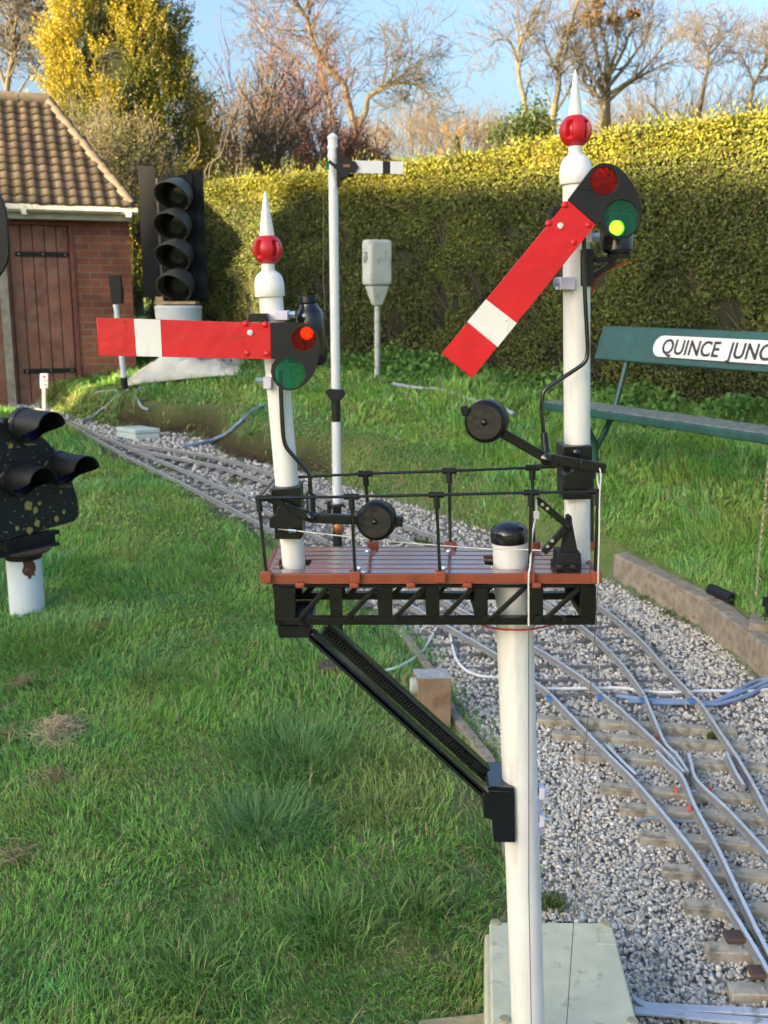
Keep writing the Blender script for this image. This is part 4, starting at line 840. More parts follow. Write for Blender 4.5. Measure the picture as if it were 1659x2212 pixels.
    dclamp(dl, Z5b, 370, 1236, 498, 1330, 495, 570, 1275, 1.660, 1.69, 17); dclamp(dl, Z5b, 262, 1882, 340, 1995, 270, 195, 1912, 1.660, 1.69, 15)
    dclamp(dr, Z4b, 335, 1550, 522, 1708, 345, 255, 1620, 1.690, 1.722, 22); dclamp(dr, Z4b, 650, 960, 735, 1120, 725, 820, 1055, 1.700, 1.722, 22)
    # arms
    def arm(corners, conv, band, outline, oconv, red, green, dots, rivets, pv):
        A = MB().plate(poly(conv, corners, GY), (), (0, .007, 0)).build('semaphore_arm', M['red'], root, bevel=.0012)
        MB().plate(poly(conv, band, GY-.0006), (), (0, .0005, 0)).build('white_band', M['white'], A)
        holes = [arc((c[0], c[1]), c[2], c[3], oconv, GY+.001, 36) for c in (red, green)]
        MB().plate(poly(oconv, outline, GY+.001), holes, (0, .006, 0)).build('spectacle_plate', M['black_satin'], A, bevel=.001)
        for c, m, nme in ((red, M['red_glass'], 'red_lens'), (green, M['green_glass'], 'green_lens')):
            MB().plate(arc((c[0], c[1]), c[2]*1.03, c[3]*1.03, oconv, GY+.0038, 36), (), (0, .0012, 0)).build(nme, m, A)
        mb = MB(); c = W(*oconv(*pv), GY); mb.lathe(c, (c.x, GY-.003, c.z), [(0, .005), (.7, .0045), (1, .002)], 14); mb.build('pivot_bolt', M['cord'], A)
        mb = MBS()
        for x, y in rivets: c = W(*oconv(x, y), GY); mb.lathe((c.x, GY+.001, c.z), (c.x, GY-.0022, c.z), [(0, .0058), (.5, .0048), (.85, .003), (1, .001)], 12)
        mb.build('rivet', M['red'], A); return A
    L_out = [(330, 1355), (480, 1350), (600, 1350), (680, 1366), (735, 1398), (778, 1448), (800, 1505), (806, 1560), (805, 1620), (795, 1720), (770, 1800), (735, 1875), (690, 1930), (640, 1970), (580, 2000), (520, 2013), (455, 2000), (395, 1962), (352, 1900), (334, 1830), (344, 1762), (380, 1706), (338, 1706)]
    arm([(415, 1372), (1169, 1396), (1173, 1552), (425, 1536)], Z1, [(578, 1377), (692, 1381), (700, 1541.5), (590, 1539)], L_out, Z5b, (650, 1512, 118, 118), (520, 1843, 150, 150), 0, [(95, 1368), (282, 1374), (108, 1650), (298, 1655)], (135, 1450))
    R_out = [(430, 588), (530, 455), (640, 310), (720, 205), (800, 147), (870, 128), (960, 140), (1060, 185), (1150, 260), (1230, 370), (1290, 480), (1335, 600), (1356, 720), (1350, 830), (1320, 930), (1260, 1010), (1170, 1062), (1080, 1082), (1000, 1068), (920, 1018), (862, 950), (832, 880), (788, 902)]
    R_cor = [(795, 865), (916, 970), (380, 1635), (250, 1528)]
    arm(R_cor, Z2a, [(441, 1293), (574, 1396), (491, 1499), (360, 1390)], R_out, Z4b, (880, 355, 172, 176), (1097, 815, 212, 226), 0, [(395, 655), (690, 905), (505, 1120), (195, 885)], (337, 912))
    for conv, pts, Y in ((Z5b, [(115, 1268), (300, 1264), (302, 1345), (110, 1345)], 1.652), (Z4b, [(230, 672), (390, 670), (390, 790), (225, 780)], 1.652)):
        MB().plate(poly(conv, pts, Y), (), (0, .03, 0)).build('arm_bearing', Bk, root, bevel=.001)
    # lamps
    def spill_shield(c, e, y0, y1, par):  # black ring added to stop bulb light spilling sideways
        mb = MB(); n = 24
        for rr, yy in ((e*1.04, y0), (e*1.2, y0), (e*1.2, y1), (e*1.04, y1)): mb.v += [Vector((c.x+rr*math.cos(2*math.pi*i/n), yy, c.z+rr*math.sin(2*math.pi*i/n))) for i in range(n)]
        for k in range(4):
            for i in range(n): a0 = k*n+i; a1 = k*n+(i+1) % n; k2 = (k+1) % 4; mb.f.append((a0, a1, k2*n+(i+1) % n, k2*n+i))
        mb.build('bulb_shield', Bk, par)
    a = W(*Z5b(690, 1090), 1.715); b = W(*Z5b(765, 1765), 1.715); r = R(145*2/3.687*.8229, a)
    lp = MB().lathe(a, b, [(.12, r*.62), (.17, r*.66), (.22, r*.84), (.28, r*.95), (.36, r), (.80, r*1.0), (.86, r*.92), (.95, r*.86), (1, r*.7)], 30).build('signal_lamp', Bg, root)
    MB().lathe(a, b, [(0, r*.60), (.02, r*.66), (.10, r*.66), (.115, r*.58), (.14, r*.58)], 26).build('lamp_cap', Bk, lp)
    c = W(*Z5b(682, 1455), 1.668); e = R(112/3.687*.8229, c); MB().lathe((c.x, 1.668, c.z), (c.x, 1.69, c.z), [(0, e*.3), (.1, e*.8), (.35, e), (1, e)], 20).build('bulb', M['bulb'], lp)
    spill_shield(c, e, 1.6665, 1.70, lp)
    a = W(*Z4b(1055, 760), 1.725); b = W(*Z4b(1040, 1300), 1.725); r = R(400/4.74*.8229, a)
    lq = MB().lathe(a, b, [(0, r*.5), (.03, r*.8), (.15, r), (.84, r), (.90, r*.86), (.93, r*.62), (1, r*.58)], 30).build('signal_lamp', Bg, root)
    c = W(*Z4b(1038, 940), 1.664); e = R(180/4.74*.8229, c); MB().lathe((c.x, 1.664, c.z), (c.x, 1.70, c.z), [(0, e*.3), (.06, e*.8), (.2, e), (1, e)], 20).build('bulb', M['bulb'], lq)
    spill_shield(c, e, 1.6625, 1.71, lq)
    mb = MB(); mb.plate(poly(Z4b, [(582, 1205), (755, 1200), (755, 1665), (585, 1670)], 1.700), (), (0, .05, 0)); br = None
    mb.bar(W(*Z4b(750, 1338), 1.725), W(*Z4b(1010, 1335), 1.725), .0085, .022); mb.bar(W(*Z4b(752, 1530), 1.725), W(*Z4b(1010, 1370), 1.725), .008, .012)
    mb.bar(W(*Z4b(940, 1300), 1.725), W(*Z4b(1180, 1285), 1.725), .008, .03); mb.build('lamp_bracket', M['black_satin'], lq, bevel=.001)
    MB().tube(smoothpts(poly(Z4b, [(1190, 1350), (1110, 1385), (1000, 1425), (900, 1475), (800, 1560), (745, 1670), (735, 1740), (700, 1785), (660, 1800)], 1.728), 5), .0016, 6).build('lamp_wire', M['redwire'], lq)
    mb = MB(); mb.abox(W(*Z5b(640, 1700), 1.70), .05, .02, .014); mb.build('lamp_bracket', M['black_satin'], lp, bevel=.001)
    # down rods
    def rod(pts, conv, Ys, w, name): 
        v = smoothpts([W(*conv(*p), y) for p, y in zip(pts, Ys)], 5); return MB().tube(v, R(w, v[0]), 10).build(name, Bg, root)
    rod([(612, 1040), (612, 1250), (627, 1600), (660, 2070)], Z4b, [1.672]*4, 9, 'down_rod') if False else None
    pts = [(1261, 500), (1263, 620), (1268, 720), (1269, 762), (1262, 783), (1240, 800), (1200, 826), (1180, 840), (1172, 856), (1171, 890), (1175, 940)]
    rod(pts, idp, [1.672]*11, 9.5, 'down_rod')
    mb = MB(); mb.tube([W(*Z6a(842, 690), 1.668), W(*Z6a(860, 905), 1.652)], R(75*.2233, W(1175, 940, 1.66)), 12); mb.build('rod_clevis', Bk, root, bevel=.001)
    pts = [(606, 800), (607, 850), (611, 930), (617, 962), (634, 985), (657, 1010), (667, 1024), (670, 1045), (671, 1080)]
    rod(pts, idp, [1.664]*9, 9.5, 'down_rod')
    MB().tube([W(*Z6b(695, 385), 1.662), W(*Z6b(698, 600), 1.650)], R(95*.2083, W(671, 1090, 1.66)), 12).build('rod_clevis', Bk, root, bevel=.001)
    # balance levers, bearing blocks and weights
    def block(conv, body, boss, Y, nm='bearing_block'):
        mb = MB(); mb.plate(poly(conv, body, Y), (), (0, .066, 0)); k = mb.build(nm, Bk, root, bevel=.0015)
        for pts, y0, th in boss: MB().plate(poly(conv, pts, y0), (), (0, th, 0)).build('bearing_cheek', Bk, k, bevel=.0015)
        return k
    block(Z6b, [(283, 330), (582, 318), (612, 820), (590, 852), (325, 850)], [([(345, 545), (362, 505), (400, 490), (440, 505), (455, 560), (600, 640), (602, 735), (265, 735), (262, 640), (330, 600)], 1.636, .020)], 1.655)
    block(Z6a, [(1020, 822), (1308, 815), (1312, 1250), (1310, 1330), (1028, 1335)], [([(1130, 1000), (1150, 968), (1180, 962), (1210, 985), (1225, 1040), (1318, 1105), (1312, 1225), (1032, 1232), (1030, 1100), (1110, 1060)], 1.652, .034)], 1.684)
    def lever(conv, segs, Y, wc, wr, bc, tail):
        mb = MB()
        for a, b, w_ in segs: A = W(*conv(*a), Y); mb.bar(A, W(*conv(*b), Y), w_/F*dep(A), .014)
        lv = mb.build('balance_lever', Bk, root, bevel=.0015); s = conv(1, 0)[0]-conv(0, 0)[0]
        c = W(*conv(*wc), Y-.016); b = W(*conv(*bc), Y+.018); r = wr*s/F*dep(c); ax = (b-c)
        wt = MB().lathe(c, b, [(0, r*.80), (.08, r*.86), (.10, r*.90), (.18, r*.97), (.3, r), (.95, r), (1, r*.96)], 40).build('balance_weight', Bk, lv)
        MB().lathe(c, c-ax*.12, [(0, r*.16), (.6, r*.13), (1, r*.05)], 12).build('weight_screw', Bg, wt)
        A = W(*conv(*tail[0]), Y); MB().bar(A, W(*conv(*tail[1]), Y), tail[2]*s/F*dep(A), .016).build('lever_tip', Bk, lv, bevel=.001)
        return lv
    s6b = .2083; s6a = .2233
    lv = lever(Z6b, [((215, 405), (420, 495), 70*s6b), ((420, 495), (690, 625), 92*s6b), ((680, 628), (1240, 652), 96*s6b)], 1.645, (1358, 672), 208, (1392, 640), ((1570, 660), (1650, 668), 100))
    c = W(*Z6b(694, 625), 1.637); MB().lathe((c.x, 1.637, c.z), (c.x, 1.630, c.z), [(0, .0095), (.4, .0085), (.8, .004), (1, .002)], 14).build('pin', Bg, lv)
    lv = lever(Z6a, [((440, 690), (860, 932), 92*s6a), ((850, 925), (1180, 985), 92*s6a), ((1180, 985), (1430, 1030), 96*s6a), ((790, 1008), (1000, 985), 40*s6a)], 1.645, (262, 585), 210, (300, 562), ((105, 462), (40, 478), 90))
    c = W(*Z6a(862, 940), 1.637); MB().lathe((c.x, 1.637, c.z), (c.x, 1.630, c.z), [(0, .0105), (.4, .0095), (.8, .004), (1, .002)], 14).build('pin', Bg, lv)
    c = W(*Z6a(1160, 878), 1.683); MB().lathe((c.x, 1.684, c.z), (c.x, 1.678, c.z), [(0, .008), (.7, .007), (1, .004)], 8).build('bolt', Bg, root)
    # crank stand
    mb = MB(); mb.plate(poly(Z6a, [(955, 1980), (1205, 1980), (1200, 2062), (955, 2060)], 1.628), (), (0, .055, 0)); mb.plate(poly(Z6a, [(972, 1850), (1198, 1850), (1206, 1982), (968, 1982)], 1.636), (), (0, .045, 0)); mb.plate(poly(Z6a, [(1062, 1492), (1085, 1482), (1112, 1500), (1116, 1560), (1170, 1850), (1008, 1850), (1040, 1640)], 1.645), (), (0, .014, 0))
    cs = mb.build('crank_stand', M['black_satin'], root, bevel=.0012); mb = MBS()
    for x, y in ((990, 1990), (1120, 1990)): c = W(*Z6a(x, y), 1.627); mb.lathe(c, (c.x, 1.622, c.z), [(0, .007), (.8, .006), (1, .003)], 6)
    mb.build('bolt', Bg, cs)
    mb = MB(); A = W(*Z6a(1068, 1582), 1.638); mb.bar(A, W(*Z6a(765, 1325), 1.638), 66*s6a/F*dep(A), .008); mb.bar(A, W(*Z6a(835, 1845), 1.638), 66*s6a/F*dep(A), .008); c = A; mb.lathe((c.x, 1.641, c.z), (c.x, 1.629, c.z), [(0, .0085), (.5, .008), (.55, .005), (1, .004)], 16); ck = mb.build('angle_crank', Bk, root, bevel=.001)
    mb = MBS()
    for x, y in ((825, 1378), (873, 1418), (920, 1730), (875, 1785)): c = W(*Z6a(x, y), 1.634); mb.lathe((c.x, 1.6345, c.z), (c.x, 1.6325, c.z), [(0, .0030), (1, .0028)], 10)
    mb.build('pin_hole', M['galv'], ck)
    # railing
    tops_f = [(47, 345), (452, 338), (822, 330), (1235, 320), (1526, 316)]; bot_f = [(82, 668), (468, 672), (837, 662), (1228, 657), (1514, 652)]
    tops_b = [(122, 258), (512, 238), (878, 226), (1240, 212), (1500, 203)]; bot_b = [(170, 560), (540, 558), (882, 552), (1246, 545), (1500, 540)]
    Yf_, Yb_ = 1.6135, 1.805
    rl = MB()
    tf = [W(*Z4(*p), Yf_) for p in tops_f]; tb = [W(*Z4(*p), Yb_) for p in tops_b]
    rl.tube(tf, R(13*.496, tf[0]), 10); rl.tube(tb, R(12*.496, tb[0]), 10); rl.tube([tf[0], tb[0]], R(12*.496, tf[0]), 10); rail = rl.build('hand_rail', Bg, root)
    for tt, bb, Y in ((tops_f, bot_f, Yf_), (tops_b, bot_b, Yb_)):
        for i, (t, b) in enumerate(zip(tt, bb)):
            if Y > 1.7 and i in (0,): continue
            A = W(*Z4(*t), Y); Bq = W(*Z4(*b), Y); d = (Bq-A).normalized(); sp_ = MB().tube([A, Bq+d*.004], R(15*.496, A), 10).build('stanchion', Bg, rail)
            mb = MB(); r = R(26*.496, A); mb.tube([A+d*.000, A+d*.022], r*1.05, 12)
            if i in (0, 4): mb.tube([A-Vector((.004 if i == 4 else -.004, 0, 0))*4, A+Vector((.004 if i == 4 else -.004, 0, 0))*1.2], r*1.05, 12)
            else: mb.tube([A-Vector((.013, 0, 0)), A+Vector((.013, 0, 0))], r*1.05, 12)
            mb.build('rail_knuckle', M['black_satin'], sp_, bevel=.001)
    # cords and pull wires
    mb = MB(); mb.tube(smoothpts([W(*Z6b(355, 745), 1.648), W(*Z6b(560, 765), 1.640), W(*Z6b(1000, 815), 1.640), W(*Z6b(1659, 886), 1.645), W(*Z6a(350, 1812), 1.652), W(*Z6a(640, 1815), 1.650), W(*Z6a(850, 1828), 1.636)], 4), .0011, 6); pw = mb.build('pull_wire', M['cord'], root)
    a = W(*Z6b(465, 757), 1.640); b = W(*Z6b(545, 764), 1.640); MB().tube([a, b], .0035, 8).build('crimp', M['steel'], pw)
    gz = zh(W(1148, 2212, 1.66).x, 1.66)
    dn1 = [W(*Z6a(765, 1330), 1.632), W(*Z6a(768, 1440), 1.630), W(*Z6a(752, 1530), 1.630), W(*Z6a(722, 1740), 1.618), W(*Z6a(705, 1990), 1.606), W(1142, 1247, 1.603), W(1142, 1352, 1.600)]
    pw = MB().tube(smoothpts(dn1, 4), .0016, 6).build('pull_cord', M['cord'], root); MB().abox(W(*Z6a(766, 1482), 1.629), .0085, .006, .013).build('cord_clip', M['white_plain'], pw, bevel=.001)
    e = W(1147.8, 2212, 1.640); d = (e-dn1[-1]).normalized(); MB().tube([dn1[-1], W(1142.5, 1934, 1.632), e, e+d*((e.z-gz)/-d.z)], .0009, 6).build('pull_wire', M['wire'], root)
    mb = MB(); mb.tube(smoothpts([W(*Z6a(1355, 1080), 1.645), W(*Z6a(1358, 1150), 1.632), W(*Z6a(1372, 1225), 1.612)], 4), .0011, 6); mb.tube(smoothpts([W(*Z6a(1380, 1030), 1.636), W(*Z6a(1392, 1100), 1.628), W(*Z6a(1385, 1200), 1.610), W(*Z6a(1378, 1400), 1.602), W(*Z6a(1374, 1700), 1.600), W(*Z6a(1366, 2000), 1.598), W(1292, 1260, 1.598)], 4), .0012, 6); mb.build('pull_cord', M['cord'], root)
    a = W(1292, 1260, 1.598); e = W(1224, 2212, 1.62); d = (e-W(1243, 1934, 1.61)).normalized(); MB().tube([a, W(1284, 1390, 1.60), W(1247.6, 1811, 1.61), W(1243, 1934, 1.61), e, e+d*((e.z-gz)/-d.z)], .0009, 6).build('pull_wire', M['wire'], root)
    MB().tube(smoothpts([W(1040, 1348, 1.70), W(1060, 1356, 1.66), W(1095, 1360, 1.654), W(1140, 1360, 1.655), W(1175, 1354, 1.67), W(1200, 1348, 1.70)], 5), .0016, 6).build('lamp_wire', M['redwire'], root)
bracket_signal()

# ------------------------------------------------------------------ the smaller semaphore further down the line
def far_signal():
    Y = 4.0; b = hit(733, 1450); Y = b.y; A = W(732.5, 1440, Y); T = W(718.5, 300, Y); c = lambda t: A.lerp(T, t)
    root = empty('semaphore_signal', (A.x, Y, zh(A.x, Y)), 'tall slim white post signal with a white arm and black stripe, seen from behind', 'signal')
    r = R(18.6, A); tt = lambda py: (1440-py)/(1440-300)
    low = Vector((A.x, Y, zh(A.x, Y)-.05)); MB().tube([c(tt(880)), c(tt(1062))], r, 18).build('post', M['white_plain'], root)
    po = MB().tube([c(tt(812)), c(1)], r*1.0, 18).build('post', M['white_plain'], root); MB().lathe(c(1), W(718.4, 286, Y), [(0, r*1.1), (.3, r*1.1), (.55, r*.85), (1, r*.1)], 18).build('post_cap', M['white_plain'], po)
    MB().tube([c(tt(812)), c(tt(880))], r*1.03, 18).build('black_band', M['black_satin'], root); MB().tube([low, c(tt(1062))], r*1.03, 18).build('post_foot', M['black_satin'], root)
    dm = [(704, 852), (717, 838), (733, 838), (746, 852), (733, 866), (717, 866)]; MB().plate([W(*p, Y-r-.004) for p in [(702, 846), (712, 840), (742, 842), (747, 852), (738, 864), (716, 868)]], (), (0, .006, 0)).build('diamond_plate', M['black_satin'], root)
    Ya = Y-r-.016
    ar = MB().plate(poly(Z2, [(600, 560), (1022, 568), (1022, 750), (600, 738)], Ya), (), (0, .006, 0)).build('semaphore_arm', M['white_plain'], root)
    MB().plate(poly(Z2, [(1132, 572), (1322, 576), (1316, 755), (1132, 752)], Ya), (), (0, .006, 0)).build('arm_end', M['white_plain'], ar); MB().plate(poly(Z2, [(1022, 569), (1131, 571), (1131, 751), (1022, 749)], Ya), (), (0, .006, 0)).build('black_stripe', M['black_satin'], ar)
    MB().plate(poly(Z2, [(430, 450), (465, 520), (520, 565), (620, 570), (670, 655), (612, 738), (540, 735), (520, 790), (440, 800), (350, 690), (240, 600), (240, 540), (330, 615), (380, 600), (400, 480)], Ya-.008), (), (0, .007, 0)).build('spectacle_frame', M['black_satin'], ar)
    MB().plate(poly(Z2, [(205, 560), (245, 580), (245, 695), (195, 695)], Ya-.006), (), (0, .004, 0)).build('green_lens', M['green_glass'], ar)
    mb = MB(); mb.plate(poly(Z2, [(350, 365), (410, 362), (412, 945), (358, 950)], Y-r-.006), (), (0, .014, 0)); mb.bar(W(*Z2(400, 850), Y-.01), W(*Z2(500, 785), Y-.01), .012, .012); mb.bar(W(*Z2(420, 775), Y-.01), W(*Z2(600, 780), Y-.01), .012, .014); mb.build('signal_stand', M['black_satin'], root, bevel=.002)
    MB().plate(poly(Z2, [(445, 618), (548, 612), (540, 658), (450, 655)], Ya-.010), (), (0, .002, 0)).build('arm_bracket', M['copper'], ar)
    for y in (380, 500, 730, 922):
        p = W(*Z2(300 if y < 600 else 308, y), Y); mb = MB(); mb.tube([p-Vector((0, 0, .010)), p+Vector((0, 0, .010))], r*1.09, 18); q = W(*Z2(215 if y < 600 else 225, y), Y-.005); mb.tube([q, q+Vector((.03, 0, 0))], .007, 8); mb.build('pipe_clamp', M['white_plain'], root)
    MB().tube([W(*Z2(160, 860), Y-.02), W(*Z2(160, 2212), Y-.02), W(716, 1050, Y-.02)], .0012, 5).build('pull_wire', M['wire'], root)
    mb = MB(); mb.bar(W(*Z6b(870, 520), Y-.03), W(*Z6b(1040, 495), Y-.03), .012, .02); mb.bar(W(*Z6b(880, 460), Y-.03), W(*Z6b(890, 580), Y-.03), .016, .02); mb.build('lever', M['black_satin'], root, bevel=.002)
    p = W(*Z6b(985, 742), Y-.025); MB().lathe((p.x, Y-.03, p.z), (p.x, Y-.012, p.z), [(0, .014), (.3, .022), (1, .022)], 14).build('brown_disc', M['copper'], root)
    mb = MB(); p0 = W(*Z6b(875, 600), Y-.03); p1 = W(*Z6b(880, 950), Y-.03); k = 26
    for i in range(k): q = p0.lerp(p1, i/k); mb.tube([q, q+Vector((.004 if i % 2 else -.004, 0, -.006)), q+Vector((0, 0, -.012))], .0016, 5)
    mb.build('chain', M['wire'], root)
    p = Vector((A.x, Y, zh(A.x, Y)+.012)); mb = MB(); mb.box(p, (.075, .012, 0), (-.01, .05, 0), (0, 0, .022)); mb.build('foot_block', M['chair'], root, bevel=.006)
far_signal()

# ------------------------------------------------------------------ four lamp colour light signal
def colour_light():
    Y = 11.0; b = W(386, 700, Y); root = empty('colour_light_signal', (b.x, Y, zh(b.x, Y)), 'black four lamp colour light signal with tan hoods on a white base', 'signal')
    s = lambda pts, y: poly(Z1, pts, y)
    bd = MB().plate(s([(668, 772), (830, 748), (858, 1292), (700, 1296)], Y), (), (0, .2, 0)).build('lamp_case', M['matt_black'], root, bevel=.004)
    MB().plate(s([(595, 715), (668, 718), (697, 1292), (620, 1286)], Y+.015), (), (0, .012, 0)).build('backboard', M['matt_black'], root, bevel=.003)
    MB().plate(s([(808, 732), (876, 737), (899, 1291), (832, 1291)], Y+.015), (), (0, .012, 0)).build('backboard', M['matt_black'], root, bevel=.003)
    MB().plate(s([(672, 770), (680, 770), (706, 1285), (698, 1285)], Y-.006), (), (0, .006, 0)).build('edge_strip', M['hood'], bd)
    ax = Vector((-.10, -1, -.16)).normalized(); rt = Vector((1, -.10, 0)).normalized(); up = rt.cross(ax); up = up if up.z > 0 else -up
    for (x, y) in ((768, 838), (764, 968), (770, 1098), (776, 1226)):
        c = W(*Z1(x, y), Y-.002); r = 70*.5/F*dep(c); ring = MB(); ring.lathe(c, c+ax*.03, [(0, r*1.0), (.6, r*1.0), (1, r*.92)], 24); o = ring.build('lamp_ring', M['matt_black'], bd)
        MB().lathe(c+ax*.022, c+ax*.034, [(0, r*.86), (.5, r*.7), (1, r*.2)], 22).build('lens', M['lamp_dark'], o)
        hd = MB(); n = 22; V = []
        for k in range(n+1):
            an = math.radians(-62)+math.radians(304)*k/n; u = rt*math.cos(an)+up*math.sin(an); L = .07+.28*max(0, min(1, .5+.62*math.sin(an))); L = L if math.sin(an) > -.75 else .06
            for (rad, l) in ((r*1.0, 0), (r*1.02, L), (r*.96, L), (r*.93, 0)): V.append(c+ax*(.02+l)+u*rad+Vector((0, 0, -.06*l)))
        fs = []
        for k in range(n):
            for j in range(4): a0 = 4*k+j; a1 = 4*k+(j+1) % 4; fs.append((a0, a1, a1+4, a0+4))
        fs += [(0, 1, 2, 3), (4*n+3, 4*n+2, 4*n+1, 4*n)]; hd.add(V, fs); hd.build('hood', M['hood'], o)
    p = W(*Z1(770, 1320), Y+.06); q = W(*Z1(770, 1375), Y+.06); r = R(100, p); g = zh(p.x, p.y)
    MB().lathe(p, (p.x, p.y, g-.12), [(0, r*.97), (.02, r*1.03), (.05, r), (1, r*.82)], 28).build('white_base', M['pipe_white'], root)
    mb = MB(); mb.abox(W(*Z1(765, 1308), Y+.05), .44, .26, .03); mb.abox(W(*Z1(690, 1318), Y-.06), .08, .03, .17); mb.build('base_plate', pm('rust_cream', (.48, .34, .16), .7, var=.3), root, bevel=.004)
colour_light()

# ------------------------------------------------------------------ ground position light signal at the left
def ground_signal():
    b = hit(60, 1322); Y = b.y; g = zh(b.x, Y); root = empty('position_light_signal', (b.x, Y, g), 'lichen spotted black triangular signal with three hooded blue lamps on a short white post', 'signal')
    T = W(51, 1205, Y); r = R(74, T)
    post = MB().tube([(b.x, Y, g-.05), T], r, 28).build('post', M['pipe_white'], root)
    n = Vector((.80, -.60, 0)); u = Vector((.60, .80, 0)); z = Vector((0, 0, 1))
    for (zx, zy, hx, hz_) in ((330, 1585, .032, .055), (345, 2045, .042, .018), (270, 2080, .05, .010)):   # patches of bare rust on the post
        c = W(*Z3b(zx, zy), Y); an0 = math.asin(max(-.95, min(.95, (c.x-b.x)/r))); V = []; fs = []; m_ = 22
        V.append(Vector((b.x+math.sin(an0)*(r+.0015), Y-math.cos(an0)*(r+.0015), c.z)))
        for i in range(m_):
            t = 2*math.pi*i/m_; k = random.uniform(.75, 1.1); an = an0+math.cos(t)*hx*k/r; V.append(Vector((b.x+math.sin(an)*(r+.0015), Y-math.cos(an)*(r+.0015), c.z+math.sin(t)*hz_*k)))
        for i in range(m_): fs.append((0, 1+i, 1+(i+1) % m_))
        mb = MB(); mb.add(V, fs); mb.build('rust_patch', M['rust'], post)
    MB().lathe(T, T+z*.035, [(0, r*1.02), (.1, r*1.06), (.9, r*1.06), (1, r)], 26).build('collar', M['black_satin'], root)
    mouth = [W(*Z3b(415, 262), Y-.05), W(*Z3b(335, 795), Y-.10), W(*Z3b(812, 690), Y+.06)]; hl = .195
    lam = [m_-n*hl for m_ in mouth]; pl = lam[0]*0; o = lam[2]
    def on_plate(p): d = (p-o); return o+u*d.dot(u)+z*d.z
    lam = [on_plate(p) for p in lam]
    def P(zx, zy):                         # picture point -> face plate plane
        d = ray(*Z3b(zx, zy)); c = Vector((0, 0, H)); t = (o-c).dot(n)/d.dot(n); return c+d*t
    rt = P(655, 612); rb = P(770, 1080); lb = P(180, 1330); tp = P(440, 378)
    top = tp+(tp-rt)*.25
    out = [P(655, 612), P(755, 960), P(774, 1090), P(735, 1170), P(650, 1196), P(400, 1266), P(180, 1330), P(-200, 1440), P(-420, 1480), P(-520, 1300), P(-430, 800), P(-150, 330), P(60, 170), P(250, 195), P(440, 378)]
    fp = MB().plate(out, (), -n*.05).build('face_plate', M['lichen_black'], root, bevel=.006)
    box = [p-n*.052 for p in out]; c0 = sum(out, Vector())/len(out); MB().plate([c0+(p-c0)*.8 for p in box], (), -n*.16).build('case', M['lichen_black'], root, bevel=.01)
    for c in lam:
        r0 = .074; ring = MB(); ring.lathe(c, c+n*.03, [(0, r0*1.1), (1, r0*1.05)], 26); rg = ring.build('lamp_ring', M['lichen_black'], fp)
        MB().lathe(c+n*.025, c+n*.055, [(0, r0*.9), (.4, r0*.75), (1, r0*.1)], 24).build('blue_lens', M['blue_glass'], rg)
        hd = MB(); nn = 30; V = []; fs = []
        for k in range(nn+1):
            an = math.radians(-80)+math.radians(340)*k/nn; w_ = u*math.cos(an)+z*math.sin(an); L = .035+(hl-.03)*sst(np.array([(math.sin(an)+.75)/1.0]))[0]
            for (rad, l) in ((r0, 0), (r0*1.0, L), (r0*.95, L), (r0*.93, 0)): V.append(c+n*(.02+l)+w_*rad)
        for k in range(nn):
            for j in range(4): a0 = 4*k+j; a1 = 4*k+(j+1) % 4; fs.append((a0, a1, a1+4, a0+4))
        fs += [(0, 1, 2, 3), (4*nn+3, 4*nn+2, 4*nn+1, 4*nn)]; hd.add(V, fs); hd.build('hood', M['black_satin'], rg)
    lich = pm('lichen', (.42, .33, .10), .9, var=.3, scale=60)
    mb = MBS()
    for (zx, zy, s) in ((280, 1025, .022), (340, 1070, .016), (355, 1190, .016), (285, 1262, .017), (545, 1150, .014), (165, 1240, .012), (100, 440, .012), (615, 1080, .010), (380, 1000, .010)):
        c = P(zx, zy)+n*.0012; V = [c]; m_ = 12
        for i in range(m_): t = 2*math.pi*i/m_; k = random.uniform(.6, 1.15)*s; V.append(c+u*math.cos(t)*k+z*math.sin(t)*k*1.2)
        mb.add(V, [(0, 1+i, 1+(i+1) % m_) for i in range(m_)])
    for ci in (0, 2):
        c = lam[ci]+n*.04-z*.092; V = [c]; m_ = 12
        for i in range(m_): t = 2*math.pi*i/m_; k = random.uniform(.7, 1.1); V.append(c+n*.045*math.cos(t)*k+u*.03*math.sin(t)*k+z*.004)
        mb.add(V, [(0, 1+i, 1+(i+1) % m_) for i in range(m_)])
    mb.build('lichen', lich, fp)
    mb = MB(); c = T+z*.045; mb.box(c, u*.16, n*.06, z*.007); mb.box(c+z*.03+u*.03, u*.13, n*.03, z*.028); mb.box(P(410, 1330)-n*.05, u*.12, n*.02, z*.010); mb.build('mounting_bracket', M['black_satin'], root, bevel=.003)
    MB().lathe(T+z*.034, T+z*.046, [(0, r*1.5), (1, r*1.6)], 24).build('flange', pm('flange_rust', (.09, .06, .05), .7, var=.3), root)
ground_signal()

